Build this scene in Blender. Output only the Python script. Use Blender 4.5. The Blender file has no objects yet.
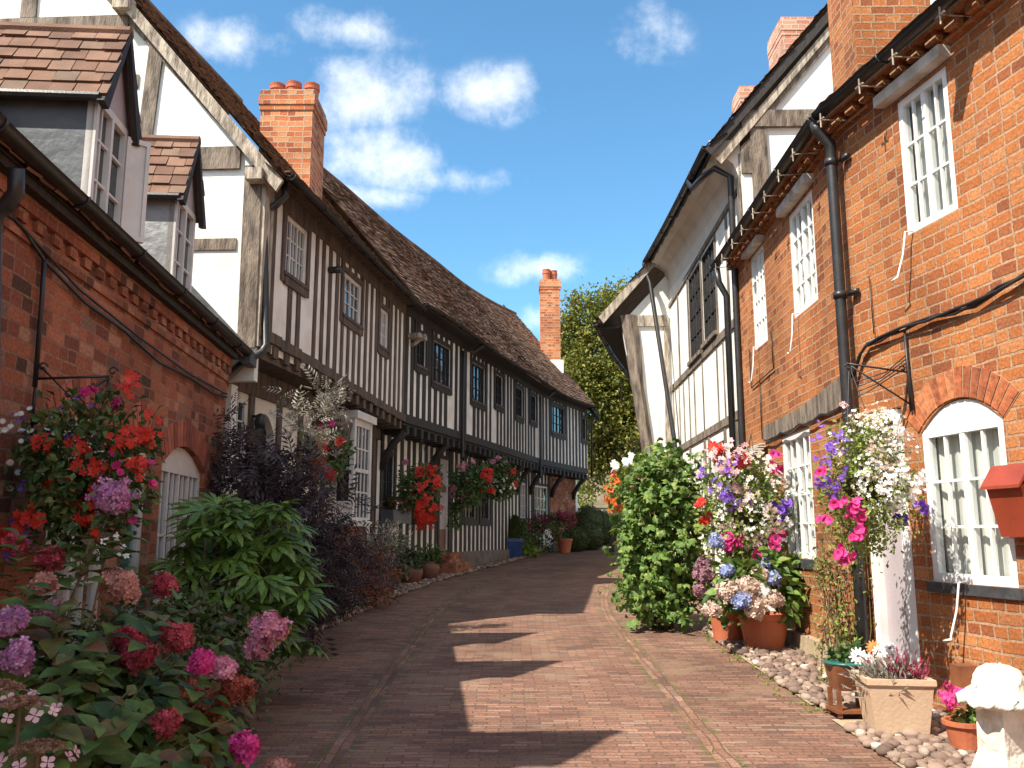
import bpy, math, random
import numpy as np
from mathutils import Vector
R=random.Random(7); G=np.random.default_rng(7)
S=bpy.context.scene; COL=S.collection
FP=880.0; TH=math.atan(152/FP); CT,ST=math.cos(TH),math.sin(TH); H=1.55
def zg(y): return .04*min(max(y,-12),31)
def at(px,py,Y):
    """world point seen at a measured photo position, at real distance Y"""
    u=(px-512)/FP; v=(384-py)/FP; d=CT-v*ST; t=Y/d
    return (t*u,Y,H+t*(ST+v*CT))
# ------------------------------------------------------------------ materials
MAT={}
def nodes(name):
    m=bpy.data.materials.new(name); m.use_nodes=True; nt=m.node_tree; nt.nodes.clear()
    o=nt.nodes.new('ShaderNodeOutputMaterial'); p=nt.nodes.new('ShaderNodeBsdfPrincipled')
    nt.links.new(p.outputs[0],o.inputs[0]); MAT[name]=m
    def N(t,**k):
        n=nt.nodes.new(t)
        for a,b in k.items():
            if a.startswith('_'): n.inputs[a[1:].replace('_',' ')].default_value=b
            else: setattr(n,a,b)
        return n
    return m,nt,p,o,N,nt.links.new
def ramp(N,stops,interp='LINEAR'):
    r=N('ShaderNodeValToRGB'); e=r.color_ramp.elements; r.color_ramp.interpolation=interp
    while len(e)<len(stops): e.new(.5)
    for i,(p,c) in enumerate(stops): e[i].position=p; e[i].color=(*c,1)
    return r
def plain(name,c,rough=.6,c2=None,sc=6,bump=.2,bsc=40,metal=0,spec=.5,coord='Object',stretch=(1,1,1),det=6):
    m,nt,p,o,N,L=nodes(name)
    tc=N('ShaderNodeTexCoord'); mp=N('ShaderNodeMapping'); mp.inputs['Scale'].default_value=stretch
    L(tc.outputs[coord],mp.inputs[0])
    n=N('ShaderNodeTexNoise',_Scale=sc,_Detail=det); L(mp.outputs[0],n.inputs['Vector'])
    c2=c2 or tuple(x*.7 for x in c)
    r=ramp(N,[(.3,c2),(.62,c)]); L(n.outputs[0],r.inputs[0]); L(r.outputs[0],p.inputs['Base Color'])
    p.inputs['Roughness'].default_value=rough; p.inputs['Metallic'].default_value=metal
    p.inputs['Specular IOR Level'].default_value=spec
    if bump:
        b=N('ShaderNodeTexNoise',_Scale=bsc,_Detail=8); L(mp.outputs[0],b.inputs['Vector'])
        bb=N('ShaderNodeBump',_Strength=bump,_Distance=.02); L(b.outputs[0],bb.inputs['Height']); L(bb.outputs[0],p.inputs['Normal'])
    return m
def brick(name,stops,mortar,bw=.235,bh=.088,ms=.012,squash=.55,freq=2,bump=.7,wob=.016,stain=(.66,1.14),moss=None,dirt=None,rough=.85):
    m,nt,p,o,N,L=nodes(name)
    uv=N('ShaderNodeTexCoord')
    nz=N('ShaderNodeTexNoise',_Scale=3.,_Detail=3); L(uv.outputs['UV'],nz.inputs['Vector'])
    sb=N('ShaderNodeVectorMath',operation='SUBTRACT'); sb.inputs[1].default_value=(.5,.5,.5); L(nz.outputs['Color'],sb.inputs[0])
    sc=N('ShaderNodeVectorMath',operation='SCALE'); sc.inputs['Scale'].default_value=wob*2; L(sb.outputs[0],sc.inputs[0])
    nz2=N('ShaderNodeTexNoise',_Scale=30.,_Detail=3); L(uv.outputs['UV'],nz2.inputs['Vector'])
    sb2=N('ShaderNodeVectorMath',operation='SUBTRACT'); sb2.inputs[1].default_value=(.5,.5,.5); L(nz2.outputs['Color'],sb2.inputs[0])
    sc2=N('ShaderNodeVectorMath',operation='SCALE'); sc2.inputs['Scale'].default_value=.012; L(sb2.outputs[0],sc2.inputs[0])
    a=N('ShaderNodeVectorMath',operation='ADD'); L(uv.outputs['UV'],a.inputs[0]); L(sc.outputs[0],a.inputs[1])
    a2=N('ShaderNodeVectorMath',operation='ADD'); L(a.outputs[0],a2.inputs[0]); L(sc2.outputs[0],a2.inputs[1])
    bt=N('ShaderNodeTexBrick',offset=.5,offset_frequency=2,squash=squash,squash_frequency=freq)
    bt.inputs['Color1'].default_value=(0,0,0,1); bt.inputs['Color2'].default_value=(1,1,1,1); bt.inputs['Mortar'].default_value=(.5,.5,.5,1)
    bt.inputs['Scale'].default_value=1; bt.inputs['Mortar Size'].default_value=ms; bt.inputs['Mortar Smooth'].default_value=.35
    bt.inputs['Brick Width'].default_value=bw; bt.inputs['Row Height'].default_value=bh
    L(a2.outputs[0],bt.inputs['Vector'])
    r=ramp(N,stops); L(bt.outputs['Color'],r.inputs[0])
    big=N('ShaderNodeTexNoise',_Scale=.9,_Detail=5); L(uv.outputs['UV'],big.inputs['Vector'])
    mr=N('ShaderNodeMapRange'); mr.inputs[1].default_value=.3; mr.inputs[2].default_value=.7; mr.inputs[3].default_value=stain[0]; mr.inputs[4].default_value=stain[1]
    L(big.outputs[0],mr.inputs[0])
    fine=N('ShaderNodeTexNoise',_Scale=45.,_Detail=6); L(uv.outputs['UV'],fine.inputs['Vector'])
    mr2=N('ShaderNodeMapRange'); mr2.inputs[1].default_value=.3; mr2.inputs[2].default_value=.7; mr2.inputs[3].default_value=.66; mr2.inputs[4].default_value=1.2; L(fine.outputs[0],mr2.inputs[0])
    mu=N('ShaderNodeMath',operation='MULTIPLY'); L(mr.outputs[0],mu.inputs[0]); L(mr2.outputs[0],mu.inputs[1])
    mx=N('ShaderNodeMix',data_type='RGBA'); mx.inputs[7].default_value=(*mortar,1); L(bt.outputs['Fac'],mx.inputs[0]); L(r.outputs[0],mx.inputs[6])
    vm=N('ShaderNodeVectorMath',operation='SCALE'); L(mx.outputs[2],vm.inputs[0]); L(mu.outputs[0],vm.inputs['Scale'])
    out=vm.outputs[0]
    if dirt:   # (colour, noise scale, threshold)
        dn=N('ShaderNodeTexNoise',_Scale=dirt[1],_Detail=8); L(uv.outputs['UV'],dn.inputs['Vector'])
        dr=N('ShaderNodeMapRange'); dr.inputs[1].default_value=dirt[2]; dr.inputs[2].default_value=dirt[2]+.12; dr.inputs[4].default_value=.75; L(dn.outputs[0],dr.inputs[0])
        dm=N('ShaderNodeMix',data_type='RGBA'); dm.inputs[7].default_value=(*dirt[0],1); L(dr.outputs[0],dm.inputs[0]); L(out,dm.inputs[6]); out=dm.outputs[2]
    if moss:   # moss lies in the joints, thick near the channel lines (second uv map, u = metres from such a line)
        u2=N('ShaderNodeUVMap',uv_map='edge'); sx=N('ShaderNodeSeparateXYZ'); L(u2.outputs[0],sx.inputs[0])
        mrg=N('ShaderNodeMapRange'); mrg.inputs[1].default_value=.0; mrg.inputs[2].default_value=.06; mrg.inputs[3].default_value=1; mrg.inputs[4].default_value=0; L(sx.outputs[0],mrg.inputs[0])
        mn=N('ShaderNodeTexNoise',_Scale=5.,_Detail=8,_Roughness=.7); L(uv.outputs['UV'],mn.inputs['Vector'])
        m3=N('ShaderNodeMapRange'); m3.inputs[1].default_value=.42; m3.inputs[2].default_value=.6; L(mn.outputs[0],m3.inputs[0])
        m4=N('ShaderNodeMath',operation='MULTIPLY'); L(mrg.outputs[0],m4.inputs[0]); L(m3.outputs[0],m4.inputs[1])
        mn2=N('ShaderNodeTexNoise',_Scale=1.3,_Detail=6); L(uv.outputs['UV'],mn2.inputs['Vector'])
        m5=N('ShaderNodeMapRange'); m5.inputs[1].default_value=.55; m5.inputs[2].default_value=.72; m5.inputs[4].default_value=.8; L(mn2.outputs[0],m5.inputs[0])
        m6=N('ShaderNodeMath',operation='MULTIPLY'); L(m5.outputs[0],m6.inputs[0]); L(bt.outputs['Fac'],m6.inputs[1])
        m7=N('ShaderNodeMath',operation='MAXIMUM'); L(m4.outputs[0],m7.inputs[0]); L(m6.outputs[0],m7.inputs[1])
        mm=N('ShaderNodeMix',data_type='RGBA'); mm.inputs[7].default_value=(*moss,1); L(m7.outputs[0],mm.inputs[0]); L(out,mm.inputs[6]); out=mm.outputs[2]
    L(out,p.inputs['Base Color']); p.inputs['Roughness'].default_value=rough; p.inputs['Specular IOR Level'].default_value=.25
    inv=N('ShaderNodeMath',operation='MULTIPLY_ADD'); inv.inputs[1].default_value=-1; inv.inputs[2].default_value=1; L(bt.outputs['Fac'],inv.inputs[0])
    ad=N('ShaderNodeMath',operation='MULTIPLY_ADD'); ad.inputs[1].default_value=.6; L(fine.outputs[0],ad.inputs[0]); L(inv.outputs[0],ad.inputs[2])
    ad2=N('ShaderNodeMath',operation='MULTIPLY_ADD'); ad2.inputs[1].default_value=.35; L(bt.outputs['Color'],ad2.inputs[0]); L(ad.outputs[0],ad2.inputs[2])
    b=N('ShaderNodeBump',_Strength=bump,_Distance=.01); L(ad2.outputs[0],b.inputs['Height']); L(b.outputs[0],p.inputs['Normal'])
    return m
def island(name,stops,rough=.6,trans=.0,bump=.0,spec=.4,bsc=60,c_noise=.25,nsc=8.):
    m,nt,p,o,N,L=nodes(name)
    g=N('ShaderNodeNewGeometry'); r=ramp(N,stops); L(g.outputs['Random Per Island'],r.inputs[0])
    tc=N('ShaderNodeTexCoord'); n=N('ShaderNodeTexNoise',_Scale=nsc,_Detail=6); L(tc.outputs['Object'],n.inputs['Vector'])
    mr=N('ShaderNodeMapRange'); mr.inputs[1].default_value=.3; mr.inputs[2].default_value=.7; mr.inputs[3].default_value=1-c_noise; mr.inputs[4].default_value=1+c_noise; L(n.outputs[0],mr.inputs[0])
    vm=N('ShaderNodeVectorMath',operation='SCALE'); L(r.outputs[0],vm.inputs[0]); L(mr.outputs[0],vm.inputs['Scale'])
    L(vm.outputs[0],p.inputs['Base Color']); p.inputs['Roughness'].default_value=rough; p.inputs['Specular IOR Level'].default_value=spec
    if bump:
        n2=N('ShaderNodeTexNoise',_Scale=bsc,_Detail=6); L(tc.outputs['Object'],n2.inputs['Vector'])
        b=N('ShaderNodeBump',_Strength=bump,_Distance=.01); L(n2.outputs[0],b.inputs['Height']); L(b.outputs[0],p.inputs['Normal'])
    if trans:
        t=N('ShaderNodeBsdfTranslucent'); L(vm.outputs[0],t.inputs[0]); x=N('ShaderNodeMixShader'); x.inputs[0].default_value=trans
        L(p.outputs[0],x.inputs[1]); L(t.outputs[0],x.inputs[2]); L(x.outputs[0],o.inputs[0])
    return m
def glass(name,tint,refl_only=False,alpha=.85):
    m,nt,p,o,N,L=nodes(name)
    p.inputs['Base Color'].default_value=(*tint,1); p.inputs['Roughness'].default_value=.04; p.inputs['Specular IOR Level'].default_value=.9
    tc=N('ShaderNodeTexCoord'); n=N('ShaderNodeTexNoise',_Scale=3.5,_Detail=2); L(tc.outputs['Object'],n.inputs['Vector'])
    b=N('ShaderNodeBump',_Strength=.25,_Distance=.05); L(n.outputs[0],b.inputs['Height']); L(b.outputs[0],p.inputs['Normal'])
    if not refl_only:
        t=N('ShaderNodeBsdfTransparent'); t.inputs[0].default_value=(.92,.95,.95,1)
        x=N('ShaderNodeMixShader'); x.inputs[0].default_value=alpha; L(p.outputs[0],x.inputs[1]); L(t.outputs[0],x.inputs[2]); L(x.outputs[0],o.inputs[0])
    return m
WARM=[(0,(.25,.078,.034)),(.14,(.34,.108,.040)),(.42,(.42,.142,.046)),(.7,(.46,.165,.054)),(.9,(.50,.205,.08)),(1,(.31,.10,.042))]
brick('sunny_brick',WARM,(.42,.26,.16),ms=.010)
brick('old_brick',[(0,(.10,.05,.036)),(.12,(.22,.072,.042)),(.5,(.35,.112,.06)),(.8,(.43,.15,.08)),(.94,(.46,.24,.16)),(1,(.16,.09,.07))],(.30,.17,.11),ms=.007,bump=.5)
brick('chimney_brick',[(0,(.34,.09,.04)),(.3,(.52,.15,.06)),(.7,(.62,.22,.09)),(1,(.70,.32,.15))],(.52,.38,.26),ms=.010,dirt=((.30,.27,.18),4,.66))
brick('pale_chimney_brick',[(0,(.5,.2,.13)),(.5,(.6,.28,.18)),(1,(.7,.4,.28))],(.6,.48,.38),ms=.010)
brick('road_brick',[(0,(.14,.083,.066)),(.2,(.20,.105,.075)),(.55,(.25,.128,.088)),(.8,(.28,.148,.10)),(.95,(.33,.195,.14)),(1,(.17,.115,.09))],(.15,.098,.068),bw=.19,bh=.062,ms=.006,squash=1,freq=2,wob=.03,stain=(.72,1.2),moss=(.085,.10,.03),dirt=((.235,.15,.10),1.7,.54),bump=.9)
brick('stone_wall',[(0,(.38,.30,.2)),(.5,(.5,.4,.28)),(1,(.56,.46,.34))],(.4,.33,.24),bw=.5,bh=.22,ms=.02,squash=.7)
island('arch_brick',[(0,(.22,.065,.032)),(.3,(.36,.102,.04)),(.7,(.43,.13,.048)),(1,(.48,.17,.07))],.85,bump=.8,bsc=30,nsc=20,c_noise=.4); island('old_arch_brick',[(0,(.16,.05,.035)),(.5,(.32,.085,.05)),(1,(.42,.13,.075))],.85,bump=.4)
plain('mortar',(.40,.25,.155),.95); plain('old_mortar',(.27,.16,.10),.95)
plain('plaster',(.82,.81,.77),.85,(.70,.67,.60),2.2,.35,14)
plain('grey_plaster',(.82,.77,.72),.85,(.66,.59,.53),3,.25,30)
plain('cream_plaster',(.72,.66,.58),.85,(.58,.52,.44),2,.2,12)
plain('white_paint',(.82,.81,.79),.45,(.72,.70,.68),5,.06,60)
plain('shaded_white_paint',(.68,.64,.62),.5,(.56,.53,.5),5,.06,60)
plain('black_iron',(.018,.017,.018),.4,(.03,.028,.028),8,.08,60)
plain('dark_timber',(.030,.022,.019),.7,(.014,.011,.010),5,.5,18,stretch=(3,3,.6))
plain('brown_timber',(.125,.082,.058),.8,(.045,.028,.021),4,.7,14,stretch=(3,3,.6))
plain('grey_timber',(.25,.195,.15),.85,(.055,.040,.030),3.6,.9,16,stretch=(3.5,3.5,.8))
plain('pale_timber',(.50,.42,.33),.85,(.13,.095,.07),5,.8,20,stretch=(3.5,3.5,.8))
plain('varnished_timber',(.24,.085,.035),.5,(.13,.045,.02),5,.3,20)
plain('lead_sheet',(.105,.115,.13),.55,(.055,.06,.07),2.5,.5,9,metal=.2)
plain('bright_lead',(.34,.35,.36),.5,(.2,.2,.21),3,.6,12,metal=.3)
plain('terracotta',(.47,.14,.062),.7,(.36,.095,.045),4,.15,40)
plain('dark_terracotta',(.17,.06,.035),.5,(.11,.04,.025),4,.15,40)
plain('sandstone_pot',(.56,.40,.27),.85,(.50,.35,.23),3,.2,40)
plain('blue_glaze',(.02,.05,.22),.25,(.012,.03,.13),5,.05,30)
plain('green_glaze',(.03,.16,.14),.3)
plain('rust_paint',(.33,.058,.028),.35,(.24,.04,.02),4,.12,40)
plain('bleached_stone',(.74,.70,.62),.9,(.48,.43,.34),9,1.,22)
plain('plinth_render',(.44,.34,.22),.95,(.26,.19,.13),5,.6,25)
plain('stone_plinth',(.20,.16,.13),.9,(.11,.09,.075),4,.7,20)
plain('soil',(.045,.032,.022),.95,(.025,.018,.012),6,.8,20)
plain('earth',(.16,.13,.09),.95,(.1,.08,.05),.5,.5,10)
plain('sill_tile',(.06,.062,.07),.5,(.035,.035,.04),9,.3,30)
plain('pink_paint',(.42,.36,.38),.55,(.36,.31,.33),3,.05,30)  # kept darker than the light door paint, to take in the basket's shade
plain('curtain_cloth',(.80,.79,.74),.9,(.62,.61,.56),6,0,1,stretch=(30,30,1))
plain('interior_dark',(.012,.012,.013),.9)
plain('bark',(.10,.075,.055),.95,(.04,.03,.022),6,.9,12)
plain('stem',(.16,.10,.05),.8,(.08,.06,.03))
plain('sunny_paving',(.46,.38,.29),.9,(.36,.29,.21),1,.3,10)
plain('canopy_wood',(.62,.56,.5),.8,(.3,.25,.2),6,.3,30)
plain('wicker',(.05,.035,.02),.9)
glass('dark_glass',(.018,.024,.03),True); glass('clear_glass',(.05,.06,.065),alpha=.8)
island('roof_tile',[(0,(.09,.048,.032)),(.25,(.15,.078,.048)),(.55,(.20,.105,.063)),(.8,(.26,.15,.09)),(1,(.13,.09,.06))],.9,bump=.5,nsc=3.,c_noise=.35)
island('warm_roof_tile',[(0,(.12,.062,.042)),(.4,(.18,.095,.062)),(.8,(.23,.125,.082)),(1,(.15,.10,.07))],.85,bump=.5,nsc=5.)
island('cobble',[(0,(.13,.085,.068)),(.35,(.20,.135,.105)),(.7,(.27,.185,.14)),(.93,(.33,.25,.19)),(1,(.52,.46,.40))],.85,bump=.3)
def leafm(n,cols,trans=.25,rough=.5): 
    k=len(cols)-1; return island(n,[(i/k,c) for i,c in enumerate(cols)],rough,trans,spec=.35,bump=.5 if 'leaf' in n else 0,bsc=55,c_noise=.32,nsc=22)
leafm('hydrangea_leaf',[(.04,.08,.018),(.07,.13,.028),(.10,.17,.035),(.13,.19,.04),(.12,.15,.035),(.15,.07,.03)])
leafm('fatsia_leaf',[(.07,.13,.022),(.115,.20,.032),(.16,.27,.05)],.2,.35)
leafm('dull_leaf',[(.05,.075,.03),(.08,.11,.045),(.12,.14,.06)])
leafm('elder_leaf',[(.035,.024,.030),(.05,.037,.044),(.07,.054,.06),(.10,.075,.08)],.1)
leafm('silver_and_sunlit_leaf',[(.34,.28,.25),(.22,.22,.16),(.5,.44,.4),(.13,.15,.08)])
leafm('sedum_leaf',[(.22,.04,.04),(.30,.08,.06),(.26,.13,.06),(.07,.08,.04)])
leafm('basket_leaf',[(.03,.07,.018),(.06,.12,.03),(.1,.16,.045),(.14,.15,.05)])
leafm('mallow_leaf',[(.05,.10,.025),(.09,.17,.035),(.13,.22,.045),(.18,.28,.06),(.26,.30,.06)],.3)
leafm('lime_leaf',[(.15,.22,.035),(.22,.29,.05),(.30,.34,.08),(.11,.17,.035)],.3)
leafm('tree_leaf',[(.11,.14,.028),(.16,.19,.033),(.23,.23,.04),(.32,.26,.045),(.13,.17,.033)],.3)
leafm('box_leaf',[(.04,.055,.014),(.06,.08,.02),(.08,.10,.028)],.1)
leafm('dry_leaf',[(.30,.20,.08),(.20,.19,.06),(.38,.28,.13),(.16,.12,.06)],.2)
for n,cs in dict(pink_petal=[(.55,.16,.26),(.66,.25,.36),(.72,.36,.42)],dusty_petal=[(.50,.20,.17),(.58,.28,.22),(.42,.20,.14)],lilac_petal=[(.46,.15,.36),(.56,.24,.44),(.6,.34,.48)],
  crimson_petal=[(.42,.04,.07),(.52,.08,.11),(.38,.07,.06)],rust_petal=[(.34,.06,.04),(.42,.11,.06),(.26,.05,.03)],scarlet_petal=[(.58,.03,.02),(.68,.06,.035)],magenta_petal=[(.66,.03,.20),(.74,.08,.32),(.60,.02,.18)],
  violet_petal=[(.16,.06,.48),(.24,.10,.58),(.32,.16,.6)],white_petal=[(.82,.82,.78),(.85,.84,.82)],blue_petal=[(.28,.36,.66),(.38,.44,.7),(.5,.5,.68)],cream_petal=[(.66,.56,.42),(.62,.44,.36),(.54,.36,.32),(.72,.66,.5)],
  mauve_petal=[(.26,.11,.16),(.36,.18,.22),(.24,.13,.11)],pale_pink_petal=[(.66,.36,.38),(.72,.48,.46)],brown_seed=[(.26,.13,.08),(.34,.18,.11)],yellow_petal=[(.75,.5,.05),(.8,.6,.1)],orange_petal=[(.75,.16,.03),(.8,.22,.06)],wine_petal=[(.22,.02,.06),(.34,.05,.10)]).items(): leafm(n,cs,.25,.7)
# ------------------------------------------------------------------ mesh builder
class Curve:
    def __init__(s,pts,side,smooth=False):
        P=[np.array(p,float) for p in pts]
        if smooth:
            Q=[P[0]*2-P[1]]+P+[P[-1]*2-P[-2]]; out=[]
            for i in range(1,len(Q)-2):
                for k in range(8):
                    t=k/8; a,b,c,d=Q[i-1:i+3]
                    out.append(.5*((2*b)+(c-a)*t+(2*a-5*b+4*c-d)*t*t+(3*b-a-3*c+d)*t**3))
            P=out+[P[-1]]
        s.P=P; s.sm=smooth; s.c=[0]
        for a,b in zip(P,P[1:]): s.c.append(s.c[-1]+float(np.linalg.norm(b-a)))
        s.L=s.c[-1]; s.D=[(b-a)/np.linalg.norm(b-a) for a,b in zip(P,P[1:])]
        n=len(P); s.ND=[]
        for i in range(n):
            d=s.D[max(i-1,0)]+s.D[min(i,n-2)]; s.ND.append(d/np.linalg.norm(d))
        s.side=side
    def __call__(s,q,n=0,z=0):
        i=0
        while i<len(s.D)-1 and q>s.c[i+1]: i+=1
        f=(q-s.c[i]); p=s.P[i]+s.D[i]*f
        if s.sm:
            t=min(max(f/(s.c[i+1]-s.c[i]),0),1); d=s.ND[i]*(1-t)+s.ND[i+1]*t
        else: d=s.D[i]
        return (p[0]+s.side*d[1]*n, p[1]-s.side*d[0]*n, z)
WL={}
class MB:
    def __init__(s): s.V=[];s.F=[];s.UV=[];s.N=[];s.M=[]
    def add(s,vs,fs,uvs=None,m=0):
        o=len(s.V); s.V+= [tuple(v) for v in vs]
        for i,f in enumerate(fs):
            s.F.append(tuple(o+j for j in f)); s.UV.append(uvs[i] if uvs else None); s.M.append(m)
    def arr(s,V,F,m=0): s.N.append((V,F,m))
    def fbox(s,c,s0,s1,n0,n1,z0,z1,m=0,tilt=0,step=.7):
        k=max(1,int(abs(s1-s0)/step)) if getattr(c,'sm',False) else 1
        ss=[s0+(s1-s0)*i/k for i in range(k+1)]; vs=[]
        for q in ss: vs+=[c(q,n0,z0),c(q,n1,z0),c(q+tilt,n1,z1),c(q+tilt,n0,z1)]
        fs=[];uv=[]
        for i in range(k):
            a=4*i;b=a+4;u0,u1=ss[i],ss[i+1]
            fs+=[(a+1,b+1,b+2,a+2),(b,a,a+3,b+3),(a+2,b+2,b+3,a+3),(a,b,b+1,a+1)]
            uv+=[((u0,z0),(u1,z0),(u1,z1),(u0,z1)),((u1,z0),(u0,z0),(u0,z1),(u1,z1)),((u0,n1),(u1,n1),(u1,n0),(u0,n0)),((u0,n0),(u1,n0),(u1,n1),(u0,n1))]
        e=4*k; fs+=[(0,1,2,3),(e+1,e,e+3,e+2)]; uv+=[((n0,z0),(n1,z0),(n1,z1),(n0,z1)),((n1,z0),(n0,z0),(n0,z1),(n1,z1))]
        s.add(vs,fs,uv,m)
    def fpoly(s,c,pts,n0,n1,m=0):
        k=len(pts); vs=[c(q,n1,z) for q,z in pts]+[c(q,n0,z) for q,z in pts]
        fs=[tuple(range(k)),tuple(range(2*k-1,k-1,-1))]+[(i,(i+1)%k,k+(i+1)%k,k+i) for i in range(k)]
        uv=[tuple(pts),tuple(pts[::-1])]+[(pts[i],pts[(i+1)%k],pts[(i+1)%k],pts[i]) for i in range(k)]
        s.add(vs,fs,uv,m)
    def wall(s,c,s0,s1,z0,z1,holes=(),n=0,depth=.1,step=.6,m=0):
        S_=sorted({s0,s1}|{x for h in holes for x in h[:2] if s0<x<s1}); Z=sorted({z0,z1}|{x for h in holes for x in h[2:4] if z0<x<z1})
        if getattr(c,'sm',False):
            T=[]
            for a,b in zip(S_,S_[1:]):
                k=max(1,math.ceil((b-a)/step)); T+=[a+(b-a)*i/k for i in range(k)]
            S_=T+[s1]
        for a,b in zip(S_,S_[1:]):
            for e,f in zip(Z,Z[1:]):
                x,y=(a+b)/2,(e+f)/2
                if any(h[0]<x<h[1] and h[2]<y<h[3] for h in holes): continue
                s.add([c(a,n,e),c(b,n,e),c(b,n,f),c(a,n,f)],[(0,1,2,3)],[((a,e),(b,e),(b,f),(a,f))],m)
        for h in holes:
            a,b,e,f=h[:4]
            for A,B in (((a,e),(a,f)),((b,f),(b,e)),((a,f),(b,f)),((b,e),(a,e))):
                s.add([c(A[0],n,A[1]),c(B[0],n,B[1]),c(B[0],n-depth,B[1]),c(A[0],n-depth,A[1])],[(0,1,2,3)],[(A,B,(B[0]+depth*(A[0]==B[0]),B[1]+depth*(A[1]==B[1])),(A[0]+depth*(A[0]==B[0]),A[1]+depth*(A[1]==B[1])))],m)
    def tube(s,pts,r,k=8,m=0,cap=True,r1=None):
        P=[Vector(p) for p in pts]; n=len(P); vs=[];up=None
        for i,p in enumerate(P):
            d=(P[min(i+1,n-1)]-P[max(i-1,0)]).normalized()
            if up is None: up=Vector((0,0,1)) if abs(d.z)<.9 else Vector((1,0,0))
            y=up-d*up.dot(d)
            if y.length<1e-3: y=d.orthogonal()
            y.normalize(); x=d.cross(y); up=y
            rr=r if r1 is None else r+(r1-r)*i/(n-1)
            for j in range(k):
                a=2*math.pi*j/k; vs.append(p+(x*math.cos(a)+y*math.sin(a))*rr)
        fs=[(i*k+j,i*k+(j+1)%k,(i+1)*k+(j+1)%k,(i+1)*k+j) for i in range(n-1) for j in range(k)]
        if cap: fs+=[tuple(range(k-1,-1,-1)),tuple(range((n-1)*k,n*k))]
        s.add(vs,fs,None,m)
    def lathe(s,c,prof,k=24,m=0,jit=0,sq=False,rot=0,sx=1):
        vs=[]
        for r,z in prof:
            for j in range(k):
                a=2*math.pi*(j+.5)/k+rot; q=r*(1+jit*(R.random()-.5))*(math.sqrt(2) if sq else 1)
                vs.append((c[0]+q*math.cos(a)*sx,c[1]+q*math.sin(a),c[2]+z+jit*.2*(R.random()-.5)))
        n=len(prof); fs=[(i*k+j,i*k+(j+1)%k,(i+1)*k+(j+1)%k,(i+1)*k+j) for i in range(n-1) for j in range(k)]
        fs+=[tuple(range(k-1,-1,-1)),tuple(range((n-1)*k,n*k))]; s.add(vs,fs,None,m)
    def build(s,name,mats,parent=None,smooth=False,loc=None):
        if isinstance(mats,str): mats=[mats]
        me=bpy.data.meshes.new(name); V=[np.array(s.V,float).reshape(-1,3)] if s.V else []; o=len(s.V)
        LV=[i for f in s.F for i in f]; LT=[len(f) for f in s.F]; MI=list(s.M); LVa=[np.array(LV,np.int32)]; LTa=[np.array(LT,np.int32)]; MIa=[np.array(MI,np.int32)]
        for v,f,m in s.N:
            V.append(v); LVa.append((f+o).ravel().astype(np.int32)); LTa.append(np.full(len(f),f.shape[1],np.int32)); MIa.append(np.full(len(f),m,np.int32)); o+=len(v)
        V=np.concatenate(V)
        if parent is not None: base=np.array(WL[parent.name])
        elif loc is not None: base=np.array(loc,float)
        else: base=np.array([V[:,0].mean(),V[:,1].mean(),V[:,2].min()])
        V=V-base; LV=np.concatenate(LVa); LT=np.concatenate(LTa); MI=np.concatenate(MIa)
        me.vertices.add(len(V)); me.vertices.foreach_set('co',V.ravel()); me.loops.add(len(LV)); me.loops.foreach_set('vertex_index',LV)
        me.polygons.add(len(LT)); st=np.concatenate([[0],np.cumsum(LT)[:-1]]).astype(np.int32); me.polygons.foreach_set('loop_start',st); me.polygons.foreach_set('loop_total',LT)
        me.polygons.foreach_set('material_index',MI)
        me.polygons.foreach_set('use_smooth',np.full(len(LT),bool(smooth)))
        if any(u is not None for u in s.UV):
            uv=me.uv_layers.new(name='UVMap'); d=np.zeros((len(LV),2)); q=0
            for f,u in zip(s.F,s.UV):
                if u: d[q:q+len(f)]=u
                q+=len(f)
            uv.data.foreach_set('uv',d.ravel())
        for m in mats: me.materials.append(MAT[m])
        me.update(calc_edges=True); me.validate()
        ob=bpy.data.objects.new(name,me); COL.objects.link(ob)
        if parent is not None: ob.parent=parent; WL[ob.name]=WL[parent.name]
        else: ob.location=tuple(base); WL[ob.name]=tuple(base)
        return ob
def tag(o,label,cat,group=None):
    o['label']=label; o['category']=cat
    if group: o['group']=group
    return o
def thing(name,label,cat,loc,group=None):
    o=bpy.data.objects.new(name,None); COL.objects.link(o); o.location=loc; o.empty_display_size=.2; WL[o.name]=tuple(loc)
    return tag(o,label,cat,group)
def struct(name,mb,m,kind='structure',smooth=False):
    o=mb.build(name,m,None,smooth,loc=(0,0,0)); o['kind']=kind; return o
def box1(name,m,par,c,*a,**k):
    b=MB(); b.fbox(c,*a,**k); return b.build(name,m,par)
WORLD=lambda q,n=0,z=0:(q,n,z)      # plain x,y,z frame for fbox
def tube1(name,m,par,pts,r,**k):
    b=MB(); b.tube(pts,r,**k); return b.build(name,m,par,smooth=True)
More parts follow.
